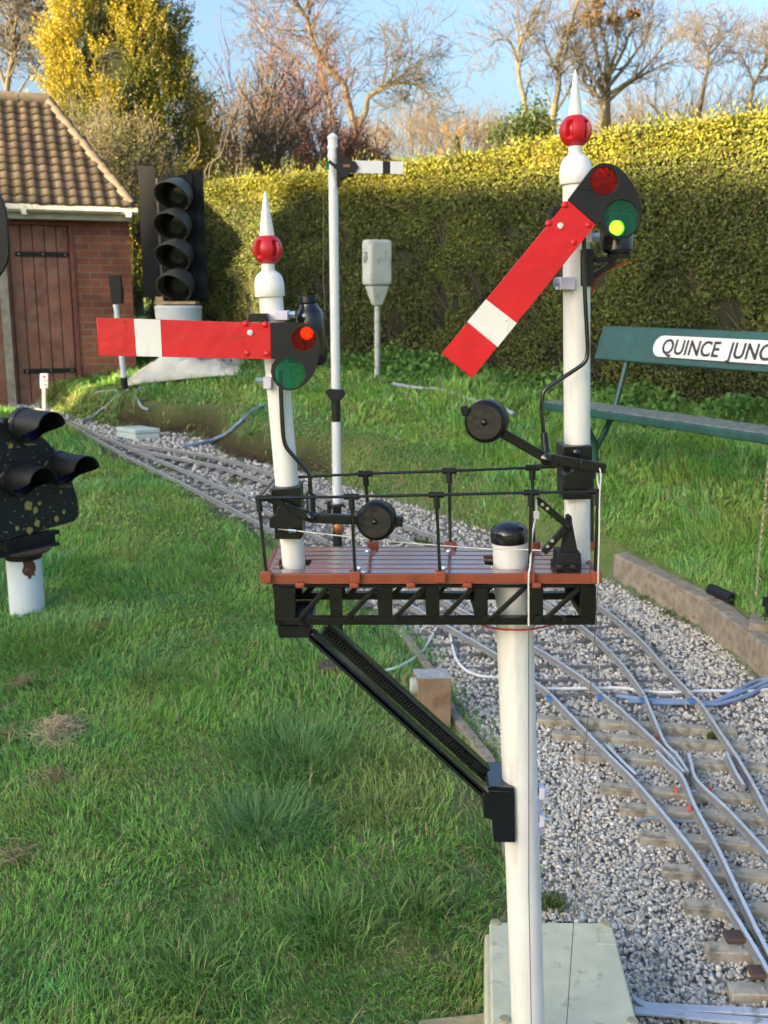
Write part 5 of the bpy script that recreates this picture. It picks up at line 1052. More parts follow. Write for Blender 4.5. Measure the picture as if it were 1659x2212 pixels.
# ------------------------------------------------------------------ small things near the track
def little_signal():
    b = hit(*Z8(1300, 900)); Y = b.y; root = empty('shunt_signal', b, 'small black headed signal on a thin white post in front of the brick wall', 'signal')
    A = W(*Z8(1300, 895), Y); T = W(*Z1(500, 1315), Y); t1 = A.lerp(T, .16); r = R(12, A)
    MB().tube([A-Vector((0, 0, .05)), t1], r*1.25, 12).build('post_foot', M['black_satin'], root); MB().tube([t1, T], r, 12).build('post', M['white_plain'], root)
    MB().plate(poly(Z1, [(468, 1190), (520, 1188), (524, 1240), (472, 1242)], Y), (), (0, .05, 0)).build('head', M['black_satin'], root, bevel=.004); MB().plate(poly(Z1, [(474, 1240), (524, 1238), (526, 1312), (480, 1314)], Y-.03), (), (0, .10, 0)).build('lamp_box', M['black_satin'], root, bevel=.004)
    MB().plate(poly(Z1, [(486, 1330), (500, 1325), (500, 1360), (486, 1352)], Y-.02), (), (0, .04, 0)).build('bracket', M['black_satin'], root)
little_signal()
def small_sign():
    b = hit(95, 899); Y = b.y; root = empty('small_sign', b, 'tiny white notice with a red mark on a thin grey stake', 'sign'); A = W(*Z8(455, 1140), Y); T = W(*Z8(455, 860), Y); MB().bar(A-Vector((0, 0, .05)), T, .035, .02).build('stake', M['bar_grey'], root)
    pl = MB().plate(poly(Z8, [(415, 715), (496, 713), (496, 862), (417, 866)], Y-.012), (), (0, .010, 0)).build('sign_panel', M['white_plain'], root, bevel=.002)
    MB().plate(poly(Z8, [(438, 752), (446, 734), (456, 728), (462, 738), (474, 744), (472, 758), (450, 760)], Y-.0135), (), (0, .001, 0)).build('red_mark', M['red'], pl)
    mb = MB()
    for y, x0, x1, h in ((768, 440, 474, 3), (784, 430, 486, 8), (798, 446, 470, 3), (822, 432, 484, 7), (832, 458, 486, 6)): mb.plate(poly(Z8, [(x0, y), (x1, y), (x1, y+h), (x0, y+h)], Y-.0135), (), (0, .001, 0))
    mb.build('lettering', M['letter'], pl)
small_sign()
def junction_box():
    b = hit(308, 951); Y = b.y; root = empty('junction_box', (b.x, Y, zh(b.x, Y)), 'pale grey green electrical box lying on the stones below the bank', 'box')
    a0 = W(*Z5c(540, 562), Y); ex = (W(*Z5c(718, 548), Y+.08)-a0); ey = (W(*Z5c(472, 548), Y+.10)-a0); ex.z = ey.z = 0; zt = W(*Z5c(540, 490), Y).z; z0 = a0.z-.02
    def bx(s0, s1, t0, t1, za, zb_): return [Vector((p.x, p.y, z)) for z in (za, zb_) for p in (a0+ex*s0+ey*t0, a0+ex*s1+ey*t0, a0+ex*s1+ey*t1, a0+ex*s0+ey*t1)]
    MB().hexa(bx(0, 1, 0, 2.0, z0, zt-.045)).build('box_body', M['jbox'], root, bevel=.006); MB().hexa(bx(-.02, 1.02, -.02, 2.02, zt-.043, zt)).build('lid', M['jbox'], root, bevel=.008)
    mb = MB()
    for s, t in ((.35, -.01),): c = a0+ex*s; mb.abox((c.x, c.y-.012, zt-.12), .05, .02, .05)
    c = a0+ey*.5; mb.abox((c.x-.012, c.y, zt-.13), .02, .05, .07); mb.build('cable_entry', M['black_satin'], root, bevel=.003)
junction_box()
def cabinet():
    b = hit(815, 822); Y = b.y; root = empty('relay_cabinet', (b.x, Y, zh(b.x, Y)), 'grey stained box cabinet on a thin pole in front of the hedge', 'cabinet')
    T = W(815.5, 655, Y); MB().tube([(b.x, Y, b.z-.06), T], R(13, T), 12).build('pole', M['cabinet'], root)
    tl = W(*Z2(708, 1720), Y); bl = W(782, 617, Y); tr = W(*Z2(1170, 1720), Y); mid = W(*Z2(850, 1720), Y); z1 = tl.z+.005; z0 = bl.z
    k = (mid.x-tl.x); pA = Vector((mid.x, Y-.10, 0)); pL = Vector((tl.x, Y-.02, 0)); pR = Vector((tr.x, Y-.03, 0)); pB = pL+pR-pA
    def bx(f, za, zb_):
        c = (pL+pR)/2; return [Vector((q.x, q.y, z)) for z, ff in ((za, f[0]), (zb_, f[1])) for q in [c+(p-c)*ff for p in (pA, pR, pB, pL)]]
    bo = MB().hexa(bx((1, 1), z0, z1)).build('cabinet_body', M['cabinet'], root, bevel=.025, seg=3); MB().hexa(bx((.35, .8), T.z-.02, z0-.004)).build('base_funnel', M['cabinet'], root, bevel=.008)
    d = (pL-pA).normalized(); nl = Vector((-d.y, d.x, 0)); nl = nl if nl.y < 0 else -nl; mk = MB(); L = (pL-pA).length
    def Q(s, z): c = pA+d*L*s+nl*.004; return Vector((c.x, c.y, z))
    zz = lambda y: W(*Z2(780, y), Y).z
    for (s0, y0, s1, y1) in ((.75, 1900, .35, 1900), (.70, 1990, .38, 1905), (.62, 2050, .30, 1950), (.70, 1990, .62, 2050), (.35, 1985, .62, 2050)): mk.bar(Q(s0, zz(y0)), Q(s1, zz(y1)), .007, .002, nl)
    mk.build('faded_arrow_mark', M['letter'], bo)
    st = MB(); d2 = (pR-pA).normalized(); n2 = Vector((-d2.y, d2.x, 0)); n2 = n2 if n2.y < 0 else -n2
cabinet()
def bench():
    F1 = W(*Zb(90, 608), 6.9); F2 = W(*Zb(1659, 835), 5.22); F2.z = F1.z; e = (F2-F1); e.z = 0; e.normalize(); q = Vector((e.y, -e.x, 0)); q = q if q.y < 0 else -q; z = Vector((0, 0, 1)); L = 2.5
    root = empty('park_bench', (F1+e*L/2-q*.2-z*.45), 'dark green wooden bench with a white nameplate across its backrest', 'bench'); root.location.z = zh(root.location.x, root.location.y); CEN[root] = Vector(root.location)
    o = F1
    def bx(mb, s0, s1, t0, t1, z0, z1): mb.hexa([o+e*s-q*t+z*h for h in (z0, z1) for s, t in ((s0, t0), (s1, t0), (s1, t1), (s0, t1))])
    zd = o.z-W(*Zb(440, 728), 6.55).z
    mb = MB(); bx(mb, 0, L, 0, .30, -.055, -.006); st = mb.build('seat', M['bench'], root, bevel=.008); mb = MB(); bx(mb, .01, L-.01, .01, .29, -.005, 0); mb.build('seat_top', M['seat_top'], st, bevel=.002)
    # backrest plane leaning back
    def BP(zx, zy):
        d = ray(*Zb(zx, zy)); c = Vector((0, 0, H)); nb = (q+z*.32).normalized(); t = ((o-q*.34+z*.26)-c).dot(nb)/d.dot(nb); return c+d*t
    nb = (q+z*.32).normalized(); vb = nb.cross(e); vb = vb if vb.z > 0 else -vb; tl = BP(545, 90); bl = BP(465, 318); h = (tl-bl).dot(vb); c0 = bl+e*0
    back = MB().hexa([c0+e*s+vb*t-nb*k for t, in ((0,), (h,)) for s, k in ((0, 0), (L-.1, 0), (L-.1, .03), (0, .03))]).build('backrest', M['bench'], root, bevel=.008)
    l0 = BP(884, 232); l1 = BP(940, 162); l2 = BP(905, 305); s0 = (l0-c0).dot(e); t0 = (l2-c0).dot(vb); t1 = (l1-c0).dot(vb); hh = t1-t0; r = hh/2; PLn = 1.30; out = []
    for i in range(13): a = math.radians(90+180*i/12); out.append(c0+e*(s0+r+math.cos(a)*r)+vb*(t0+r+math.sin(a)*r)+nb*.012)
    for i in range(13): a = math.radians(-90+180*i/12); out.append(c0+e*(s0+PLn-r+math.cos(a)*r)+vb*(t0+r+math.sin(a)*r)+nb*.012)
    np_ = MB().plate(out, (), -nb*.0115).build('nameplate', M['plate_white'], root, bevel=.003); bd = MB(); bd.plate([c0+((p-c0-e*(s0+PLn/2)-vb*(t0+r))*1.0)+e*(s0+PLn/2)+vb*(t0+r-.006)-nb*.0115 for p in out], (), nb*.004); bd.build('nameplate_rim', M['letter'], np_)
    cu = bpy.data.curves.new('lettering', 'FONT'); cu.body = 'QUINCE  JUNCTION'; cu.size = hh*.98; cu.extrude = .0012; cu.offset = .003; cu.space_character = 1.02
    t = bpy.data.objects.new('tmp', cu); COL.objects.link(t); bpy.context.view_layer.update(); me = bpy.data.meshes.new_from_object(t.evaluated_get(bpy.context.evaluated_depsgraph_get())); bpy.data.objects.remove(t)
    xs = [v.co.x for v in me.vertices]; tw = max(xs)-min(xs); target = PLn-2*r*.9-.04; k = target/tw; h0 = cu.size*.70
    org = c0+e*(s0+r*.9+.02)+vb*(t0+hh*.5-h0*.5)+nb*.0135
    for v in me.vertices: v.co = org+e*((v.co.x-min(xs))*k)+vb*(v.co.y)+nb*v.co.z
    cen = org+e*target/2
    for v in me.vertices: v.co -= cen
    me.name = 'lettering'; link_mesh(me, 'lettering', M['letter'], np_, cen)
    mb = MB(); mb.lathe(c0+e*(s0+r*.42)+vb*(t0+r)+nb*.012, c0+e*(s0+r*.42)+vb*(t0+r)+nb*.016, [(0, .007), (1, .004)], 10); mb.build('screw', M['galv'], np_)
    for s in (.42, L-.45):
        f = o+e*s-q*.15; gx = zh(f.x, f.y)-.04; mb = MB()
        up_ = BP(740, 365); bb = o+e*s-q*.30
        mb.tube(smoothpts([bb+z*-.03, bb-q*.05+z*.15, bb-q*.11+z*.36], 5), .018, 10)
        mb.tube(smoothpts([o+e*s-q*.02-z*.06, o+e*s-q*.10-z*.18, o+e*s-q*.15-z*.28, Vector((f.x, f.y, gx))], 5), .022, 10); mb.tube(smoothpts([o+e*s-q*.28-z*.06, o+e*s-q*.22-z*.18, o+e*s-q*.155-z*.28], 5), .020, 10)
        mb.build('leg', M['bench'], root)
bench()
def equipment_box():
    zt = .175; d = lambda zx, zy: gpz(*Z7c(zx, zy), zt)
    def gpz(px, py, z): r_ = ray(px, py); return Vector((0, 0, H))+r_*((z-H)/r_.z)
    A = d(455, 1183); Bq = d(985, 1186); C_ = d(1098, 1626); D = d(462, 1626); x0, x1 = A.x, Bq.x; Dl = gpz(*Z7c(466, 1626), zt)
    root = empty('equipment_box', ((A.x+C_.x)/2, (A.y+D.y)/2, zh(.25, 1.9)), 'cream grey green plastic equipment box with four round corner screws at the post foot', 'box')
    dd = D+(D-A)*.10; cc = C_+(C_-Bq)*.10
    g = zh(.25, 2.0)-.05; lid = [Vector((p.x, p.y, z)) for z in (zt-.03, zt) for p in (dd, cc, Bq, A)]
    li = MB().hexa(lid).build('lid', M['box_cream'], root, bevel=.006, seg=3)
    ce = (A+C_)/2; MB().hexa([Vector((ce.x+(p.x-ce.x)*1.02-.008, ce.y+(p.y-ce.y)*1.0, z)) for z in (g, zt-.031) for p in (dd, cc, Bq, A)]).build('box_body', M['box_cream'], root, bevel=.006)
    mb = MBS()
    for zx, zy in ((482, 1190), (960, 1197), (522, 1609), (1074, 1618)): c = d(zx, zy); mb.lathe((c.x, c.y, zt-.002), (c.x, c.y, zt+.005), [(0, .0125), (.7, .0125), (1, .010)], 20)
    mb.build('corner_screw', M['box_knob'], li)
    mb = MB(); em = [d(920, 1235), d(990, 1238), d(1002, 1283), d(925, 1280)]
    for i in range(4): mb.bar(em[i]+Vector((0, 0, .0005)), em[(i+1) % 4]+Vector((0, 0, .0005)), .0015, .002, (0, 0, 1))
    mb.bar(d(885, 1495), d(1020, 1500), .0015, .002, (0, 0, 1)); mb.build('moulded_mark', M['box_cream'], li)
    p = d(790, 1168); ring = MB()
    for i in range(7): c = Vector((p.x+.006*(i-3), p.y+.012, zt-.035)); ring.tube([c-Vector((.002, 0, 0)), c+Vector((.002, 0, 0))], .016 if i % 2 else .0135, 14)
    o = ring.build('conduit_end', M['black_satin'], root)
equipment_box()
def stump():
    b = hit(936, 1573); Y = b.y+.01; f = lambda zx, zy, y: W(*Z7(zx, zy), y); tl = f(962, 650, Y); tr = f(1165, 648, Y); w_ = tr.x-tl.x; zt = tl.z; g = zh(b.x, Y)-.03; dp = w_*.75
    root = empty('wooden_stump', ((tl.x+tr.x)/2, Y+dp/2, g+.03), 'short square wooden post with a weathered grey top beside the track', 'post')
    MB().hexa([Vector((x, y, z)) for z in (g, zt) for x, y in ((tl.x, Y), (tr.x, Y+.004), (tr.x-.012, Y+dp), (tl.x-.018, Y+dp))]).build('post', pm('stump_wood', (.27, .19, .115), .8, var=.35, scale=9, bump=.4, col2=(.20, .12, .07)), root, bevel=.003)
    MB().hexa([Vector((x, y, z)) for z in (zt+.0005, zt+.004) for x, y in ((tl.x, Y), (tr.x, Y+.004), (tr.x-.012, Y+dp), (tl.x-.018, Y+dp))]).build('end_grain', pm('grey_endgrain', (.34, .36, .36), .85, var=.25, scale=40), root)
    c = f(955, 700, Y+.03); MB().lathe((tl.x-.001, Y+.04, c.z), (tl.x-.028, Y+.04, c.z), [(0, .032), (.8, .032), (1, .026)], 18).build('round_cap', M['cabinet'], root)
stump()
def kerbs():
    P = [gp(*p) for p in ((2300, 1960), (1900, 1660))]+[gp(*Z5(x, y)) for x, y in ((1620, 800), (1300, 530), (810, 258))]
    for i, (a, b) in enumerate(((0, 2), (2, 3), (3, 4))):
        p = Vector((*P[a], 0)); q = Vector((*P[b], 0)); d = (q-p).normalized(); n = Vector((d.y, -d.x, 0)); n = n if n.y > 0 else -n
        p = p+d*.002; q = q-d*.002; V = []
        N_ = 14; mb = MB()
        for k in range(N_+1):
            c = p.lerp(q, k/N_); h = float(base_h(c.y)); j = lambda s: random.uniform(-s, s)
            V += [c+Vector((0, 0, h-.06)), c+Vector((0, 0, h+.148+j(.003)))+n*j(.003), c+n*.085+Vector((0, 0, h+.150+j(.003))), c+n*.085+Vector((0, 0, h-.06))]
        fs = [(0, 1, 2, 3), (4*N_+3, 4*N_+2, 4*N_+1, 4*N_)]
        for k in range(N_):
            for m_ in range(4): a0 = 4*k+m_; a1 = 4*k+(m_+1) % 4; fs.append((a0, a1, a1+4, a0+4))
        mb.add(V, fs); tag(mb.build('kerb', M['concrete'], None, bevel=.006, smooth=30), kind='structure')
    # low edging along the near left side of the ballast
    pts = [gp(*p) for p in ((878, 1388), (925, 1455), (976, 1553), (1056, 1655), (1085, 1725), (1098, 1850))]
    for i in range(len(pts)-1):
        p = Vector((*pts[i], 0)); q = Vector((*pts[i+1], 0)); d = (q-p).normalized(); n = Vector((d.y, -d.x, 0)); p += d*.003; q -= d*.003; hp, hq = float(base_h(p.y)), float(base_h(q.y))
        mb = MB(); mb.hexa([c+n*k+Vector((0, 0, h+z)) for z in (-.06, .035) for c, k, h in ((p, -.018, hp), (q, -.018, hq), (q, .018, hq), (p, .018, hp))]); tag(mb.build('edging', M['concrete'], None, bevel=.004), kind='structure')
kerbs()

# ------------------------------------------------------------------ railway track
RH = .052
def rp(px, py, z=RH):                        # picture point of a rail head -> place
    d = ray(px, py); k = .044; t = (k*-1.7+z-H)/(d.z-k*d.y); return Vector((d.x*t, d.y*t, 0))
def gz_(p, dz): return Vector((p.x, p.y, float(base_h(p.y))+dz))
def rail_mesh(name, pts, parent, head=.010, label=None):
    v = [Vector((p.x, p.y, 0)) for p in pts]; mb = MB(); prof = [(-.013, .0265), (-.013, .0295), (-.003, .0325), (-.003, .043), (-.0056, .046), (-.0056, RH-.001), (-.0045, RH), (.0045, RH), (.0056, RH-.001), (.0056, .046), (.003, .043), (.003, .0325), (.013, .0295), (.013, .0265)]
    k = len(prof); n = len(v)
    for i, p in enumerate(v):
        t = (v[min(i+1, n-1)]-v[max(i-1, 0)]).normalized(); sdv = Vector((t.y, -t.x, 0)); h = float(base_h(p.y))
        mb.v += [p+sdv*a*(.62 if abs(a) > .01 else 1.0)+Vector((0, 0, h+b)) for a, b in prof]
    for i in range(n-1):
        for j in range(k): a0 = i*k+j; a1 = i*k+(j+1) % k; mb.f.append((a0, a1, a1+k, a0+k))
    mb.f += [tuple(range(k)), tuple(range(n*k-1, (n-1)*k-1, -1))]
    o = mb.build(name, M['rail'], parent, smooth=25); tp_ = MB()
    for i, p in enumerate(v):
        t = (v[min(i+1, n-1)]-v[max(i-1, 0)]).normalized(); sdv = Vector((t.y, -t.x, 0)); h = float(base_h(p.y)); tp_.v += [p+sdv*a+Vector((0, 0, h+RH+b)) for a, b in ((-.0052, .0001), (-.0045, .0011), (.0045, .0011), (.0052, .0001))]
    for i in range(n-1):
        for j in range(4): a0 = i*4+j; a1 = i*4+(j+1) % 4; tp_.f.append((a0, a1, a1+4, a0+4))
    tp_.f += [(0, 1, 2, 3), (4*n-1, 4*n-2, 4*n-3, 4*n-4)]; tp_.build('running_surface', M['rail_top'], o, smooth=30); return o
def path(pp, n=6): return smoothpts([rp(*p) for p in pp], n)
def resample(v, s):
    d = [0]; 
    for a, b in zip(v[:-1], v[1:]): d.append(d[-1]+(b-a).length)
    return [v[0].lerp(v[0], 0) if False else Vector((np.interp(t, d, [q.x for q in v]), np.interp(t, d, [q.y for q in v]), 0)) for t in s*np.array(d[-1])]
def sleepers(va, vb, root, sp, mat, over=.07, wd=.016, hgt=.013):
    L = sum((b-a).length for a, b in zip(va[:-1], va[1:])); n = max(2, min(96, int(L/sp))); s = (np.arange(n)+.5)/n; A = resample(va, s); Bv = resample(vb, s); proto = None
    for a, b in zip(A, Bv):
        d = (b-a).normalized(); g = (b-a).length; c = (a+b)/2; h = float(base_h(c.y))
        if proto is None:
            me_ = MB(); me_.abox((0, 0, 0), g+2*over, wd, hgt)
            for sx in (-1, 1):
                for k in (-1, 1): me_.abox((sx*g/2+k*.017, 0, hgt*.7), .014, wd*1.3, hgt*.8)
            proto = me_.build('sleeper', M[mat], root, bevel=.0015); o = proto; g0 = g
        else: o = proto.copy(); COL.objects.link(o); o.parent = root
        o.matrix_parent_inverse = Matrix.Translation(-CEN[root]); o.location = (c.x, c.y, h+.011); o.rotation_euler = (0, 0, math.atan2(d.y, d.x)); o.scale = (g/g0, 1, 1)
L_A = [(60, 882), (105, 897), (151, 915), (258, 975), (357, 1024), (436, 1064), (587, 1143), (800, 1257), (966, 1351), (1071, 1411), (1157, 1472), (1188, 1497)]
L_B = [(75, 880), (125, 896), (190, 927), (278, 964), (357, 998), (476, 1050), (587, 1108), (800, 1213), (1000, 1317), (1157, 1398), (1258, 1462), (1300, 1497)]
R_A = [(278, 966), (337, 978), (476, 1007), (591, 1046), (820, 1140), (1000, 1217), (1160, 1293), (1260, 1354), (1330, 1418), (1366, 1462), (1392, 1500)]
R_B = [(278, 958), (369, 969), (476, 988), (591, 1024), (862, 1128), (1011, 1182), (1180, 1247), (1294, 1307), (1377, 1374), (1429, 1430), (1477, 1481), (1496, 1502)]
def tracks():
    for nm, A, Bq, lab in (('railway_track', L_A, L_B, 'left curving narrow track nearest the lawn, thin steel rails on dark sleepers'), ('railway_track', R_A, R_B, 'right curving narrow track under the bank and kerb, thin steel rails on dark sleepers')):
        a = path(A); b = path(Bq); m_ = a[len(a)//2]; root = empty(nm, gz_(m_, 0), lab, 'track', 'narrow garden railway tracks')
        rail_mesh('rail', a, root); rail_mesh('rail', b, root); sleepers(a, b, root, .145, 'plastic_sleeper')
    m_ = rp(1450, 1750); root = empty('railway_turnout', gz_(m_, 0), 'junction of crossing steel rails bolted to weathered wooden sleepers', 'track', 'narrow garden railway tracks')
    r1 = path([(1190, 1498.5), (1254.6, 1566.7), (1302, 1616), (1381.6, 1695.7), (1476.8, 1810), (1529.5, 1884), (1629.5, 2044), (1680, 2135), (1760, 2290)])
    r2 = path([(1302, 1498.5), (1318, 1511), (1365.6, 1552.8), (1433, 1616), (1462, 1648), (1478, 1667)]); r2b = path([(1487, 1627), (1494, 1650), (1506, 1684), (1568, 1743), (1631.5, 1810), (1700, 1890), (1850, 2080)])
    r3 = path([(1393, 1502), (1417.3, 1560.7), (1437, 1604), (1461, 1628), (1486, 1666)]); r3b = path([(1418, 1621), (1445, 1648), (1475, 1678), (1500.6, 1739), (1549.5, 1829), (1604.5, 1944), (1662, 2060), (1770, 2260)])
    r4 = path([(1497, 1503.5), (1516.5, 1521), (1556, 1580.6), (1596, 1640), (1635.5, 1707.6), (1665, 1765), (1760, 1930)])
    for r in (r1, r2, r2b, r3, r3b, r4): rail_mesh('rail', r, root)
    for pp in ([Z5(782, 1150), (Z5(860, 1232)), Z5(942, 1312)], [Z5(1432, 1188), Z5(1480, 1290), Z5(1528, 1368)]): rail_mesh('check_rail', path(pp), root)
    v = [gz_(rp(*Z5(x, y)), RH-.0025) for x, y in ((1090, 1180), (1140, 1176), (1165, 1215), (1200, 1310), (1188, 1322), (1130, 1240))]; MB().plate(v, (), (0, 0, -.012)).build('crossing_plate', M['rail'], root, bevel=.001)
    sl = [(Z5(402, 985), Z5(1482, 1050)), (Z5(486, 1066), Z5(1542, 1133)), (Z5(612, 1178), Z5(1640, 1246)), (Z5(745, 1350), Z5(1760, 1428)), (Z7c(1015, 664), Z7c(1800, 726)), (Z7c(1100, 788), Z7c(1900, 838)), (Z7c(1198, 930), Z7c(1950, 972)), (Z7c(1292, 1082), Z7c(1950, 1112)), (Z7c(1384, 1266), Z7c(1950, 1286)), (Z7c(1482, 1440), Z7c(1950, 1452))]
    bolts = []
    for i, (a, b) in enumerate(sl):
        p = rp(*a, .026); q = rp(*b, .026); d = (q-p).normalized(); n = Vector((d.y, -d.x, 0)); wd = .046; h0 = float(base_h(p.y)); h1 = float(base_h(q.y)); tp = .026
        o = MB().hexa([c+n*k+Vector((0, 0, h+z)) for z in (-.05, tp) for c, k, h in ((p, wd, h0), (q, wd, h1), (q, 0, h1), (p, 0, h0))]).build('sleeper', M['sleeper'], root, bevel=.003)
        for r in (r1, r2, r2b, r3, r3b, r4):
            for u0, u1 in zip(r[:-1], r[1:]):
                den = (u1-u0).cross(d).z
                if abs(den) < 1e-9: continue
                mid = p+n*wd*.5; t = (mid-u0).cross(d).z/den
                if 0 <= t <= 1:
                    c = u0.lerp(u1, t); k = (c-p).dot(d)
                    if 0 < k < (q-p).length:
                        for s in (-1, 1): bolts.append(c+d*s*.021)
        if i in (8, 9):
            for r in (r1,):
                pass
    mb = MBS()
    for c in bolts: h = float(base_h(c.y))+.026; mb.lathe((c.x, c.y, h), (c.x, c.y, h+.0065), [(0, .0062), (.6, .0055), (1, .002)], 8)
    mb.build('bolt', M['steel'], root)
    mb = MBS()
    for zx, zy in ((1530, 1285), (1640, 1440)): c = rp(*Z7c(zx, zy), .01); h = float(base_h(c.y)); mb.abox((c.x, c.y, h+.033), .07, .042, .014)
    mb.build('rail_chair', M['chair'], root, bevel=.003)
    blue = pm('blue_joint', (.06, .18, .45), .5); mb = MBS()
    for pp in ((1190, 1500), (1300, 1498), (1393, 1504), (1498, 1506)): c = rp(*pp); mb.abox((c.x, c.y, float(base_h(c.y))+.036), .034, .030, .014)
    mb.build('rail_joint', blue, root, bevel=.002)
    mb = MBS()
    for zx, zy in ((1345, 1365), (1232, 1470), (1160, 1372), (1052, 1085)): c = rp(*Z5(zx, zy)); mb.abox((c.x, c.y, float(base_h(c.y))+.036), .010, .012, .018)
    mb.build('red_clip', pm('red_clip', (.60, .12, .09), .5), root, bevel=.001)
tracks()
def bars():
    for pts, lab in (([Z7c(1072, 1512), Z7c(1140, 1552), Z7c(1300, 1562), Z7c(1659, 1580), Z7c(1900, 1592)], 'upper of two flat grey metal bars lying at the bottom right'), ([Z7c(1080, 1572), Z7c(1200, 1580), Z7c(1400, 1602), Z7c(1659, 1622), Z7c(1900, 1640)], 'lower of two flat grey metal bars lying at the bottom right')):
        v = smoothpts([gz_(rp(*p, .02), .022) for p in pts], 4); mb = MB(); w_ = .011
        for p in v: mb.v += [p+Vector((0, -w_, -.004)), p+Vector((0, w_, -.004)), p+Vector((0, w_, .004)), p+Vector((0, -w_, .004))]
        n = len(v)
        for i in range(n-1):
            for j in range(4): a0 = 4*i+j; a1 = 4*i+(j+1) % 4; mb.f.append((a0, a1, a1+4, a0+4))
        mb.f += [(0, 1, 2, 3), (4*n-1, 4*n-2, 4*n-3, 4*n-4)]; tag(mb.build('metal_bar', M['bar_grey'], None, bevel=.0015), lab, 'bar', 'flat metal bars')
    p = hit(1075, 2300); a = hit(905, 2222); b = hit(1058, 2226); mb = MB(); mb.hexa([Vector((x, y, z)) for z in (zh(a.x, a.y)-.02, zh(a.x, a.y)+.02) for x, y in ((a.x+.0, a.y-.10), (b.x, b.y-.10), (b.x, b.y), (a.x, a.y))]); tag(mb.build('edging_plank', pm('mossy_plank', (.36, .30, .18), .85, var=.3, col2=(.20, .20, .06), thr=(.5, .7)), None, bevel=.003), 'mossy pale plank lying in the grass left of the cream box', 'plank')
bars()
def cable(name, pp, r, mat, label, lift=.012, cat='cable', group=None, conv=idp):
    v = [Vector(hit(*conv(*p))) for p in pp]; v = smoothpts(v, 6); v = [Vector((p.x, p.y, zh(p.x, p.y)+lift+r)) for p in v]
    for k in range(2): v = [v[0]]+[Vector((b.x, b.y, max(b.z, (a.z+c.z)/2))) for a, b, c in zip(v[:-2], v[1:-1], v[2:])]+[v[-1]]
    return tag(MB().tube(v, r, 8).build(name, M[mat], None), label, cat, group)
cable('cable', [Z5(395, 866), Z5(510, 870), Z5(640, 868), Z5(760, 862), Z5(860, 866), Z5(1000, 884), Z5(1150, 886), Z5(1300, 880), Z5(1580, 882), Z5(1700, 862)], .0062, 'cable_white', 'white cable running straight across both tracks to the right edge', .008)
for i, (pp, lab) in enumerate((([(830, 908), (1000, 930), (1200, 940), (1340, 945), (1420, 920), (1500, 880), (1600, 830), (1720, 780)], 'topmost of three blue grey cables sweeping to the right edge'), ([(900, 940), (1050, 945), (1200, 948), (1350, 952), (1450, 915), (1540, 880), (1659, 832), (1760, 800)], 'middle one of three blue grey cables sweeping to the right edge'), ([(1020, 958), (1200, 955), (1360, 956), (1480, 932), (1570, 898), (1659, 855), (1760, 820)], 'lowest of three blue grey cables sweeping to the right edge'))):
    cable('cable', pp, .0085, 'cable_blue', lab, .008, 'cable', 'blue grey cables over the tracks', Z5)
cable('cable', [Z5c(490, 225), Z5c(450, 250), Z5c(390, 285), Z5c(330, 345), Z5c(260, 400), Z5c(150, 452)], .016, 'cable_grey', 'grey cable running down the grass bank from the small signal', .01)
cable('cable', [Z5c(700, 192), Z5c(620, 203), Z5c(560, 225), Z5c(540, 260), Z5c(570, 320), Z5c(600, 358), Z5c(640, 374)], .014, 'cable_grey', 'grey cable loop curling over the bank edge above the box', .01)
cable('cable', [Z5c(1500, 330), Z5c(1400, 372), Z5c(1320, 440), Z5c(1250, 505), Z5c(1150, 570), Z5c(1080, 598), Z5c(980, 622), Z5c(890, 630)], .016, 'cable_blue', 'blue grey cable coming down through the dark notch in the bank', .01)
cable('cable', [Z5c(250, 240), Z5c(330, 236), Z5c(420, 228)], .014, 'cable_grey', 'short grey cable lying behind the small signal foot', .012)
cable('cable', [Z7c(1085, 778), Z7c(1140, 760), Z7c(1200, 758), Z7c(1290, 768), Z7c(1360, 775), Z7c(1420, 790)], .006, 'cable_grey', 'thin grey cable crossing under the near rails', .006)
cable('hose', [(850, 838), (900, 848), (940, 850), (985, 862), (1040, 880), (1110, 905)], .018, 'cable_grey', 'pale grey hose lying in the grass before the hedge', .02, 'hose')
def white_cable():
    a = [Z7(440, 575), Z7(480, 585), Z7(530, 605), Z7(660, 640), Z7(800, 622), Z7(900, 575), Z7(985, 510), Z7(1040, 425), Z7(1080, 360), Z7(1122, 332), Z7(1148, 362), Z7(1165, 450), Z7(1190, 545), Z7(1240, 618), Z7(1330, 655), Z7(1430, 668), Z7(1480, 672)]
    v = []
    for p in a: q = hit(*p); v.append(Vector((q.x, q.y, zh(q.x, q.y)+.016)))
    tag(MB().tube(smoothpts(v, 6), .0062, 8).build('cable', M['cable_white'], None), 'white cable looping from the lawn over the stones behind the main post', 'cable')
white_cable()
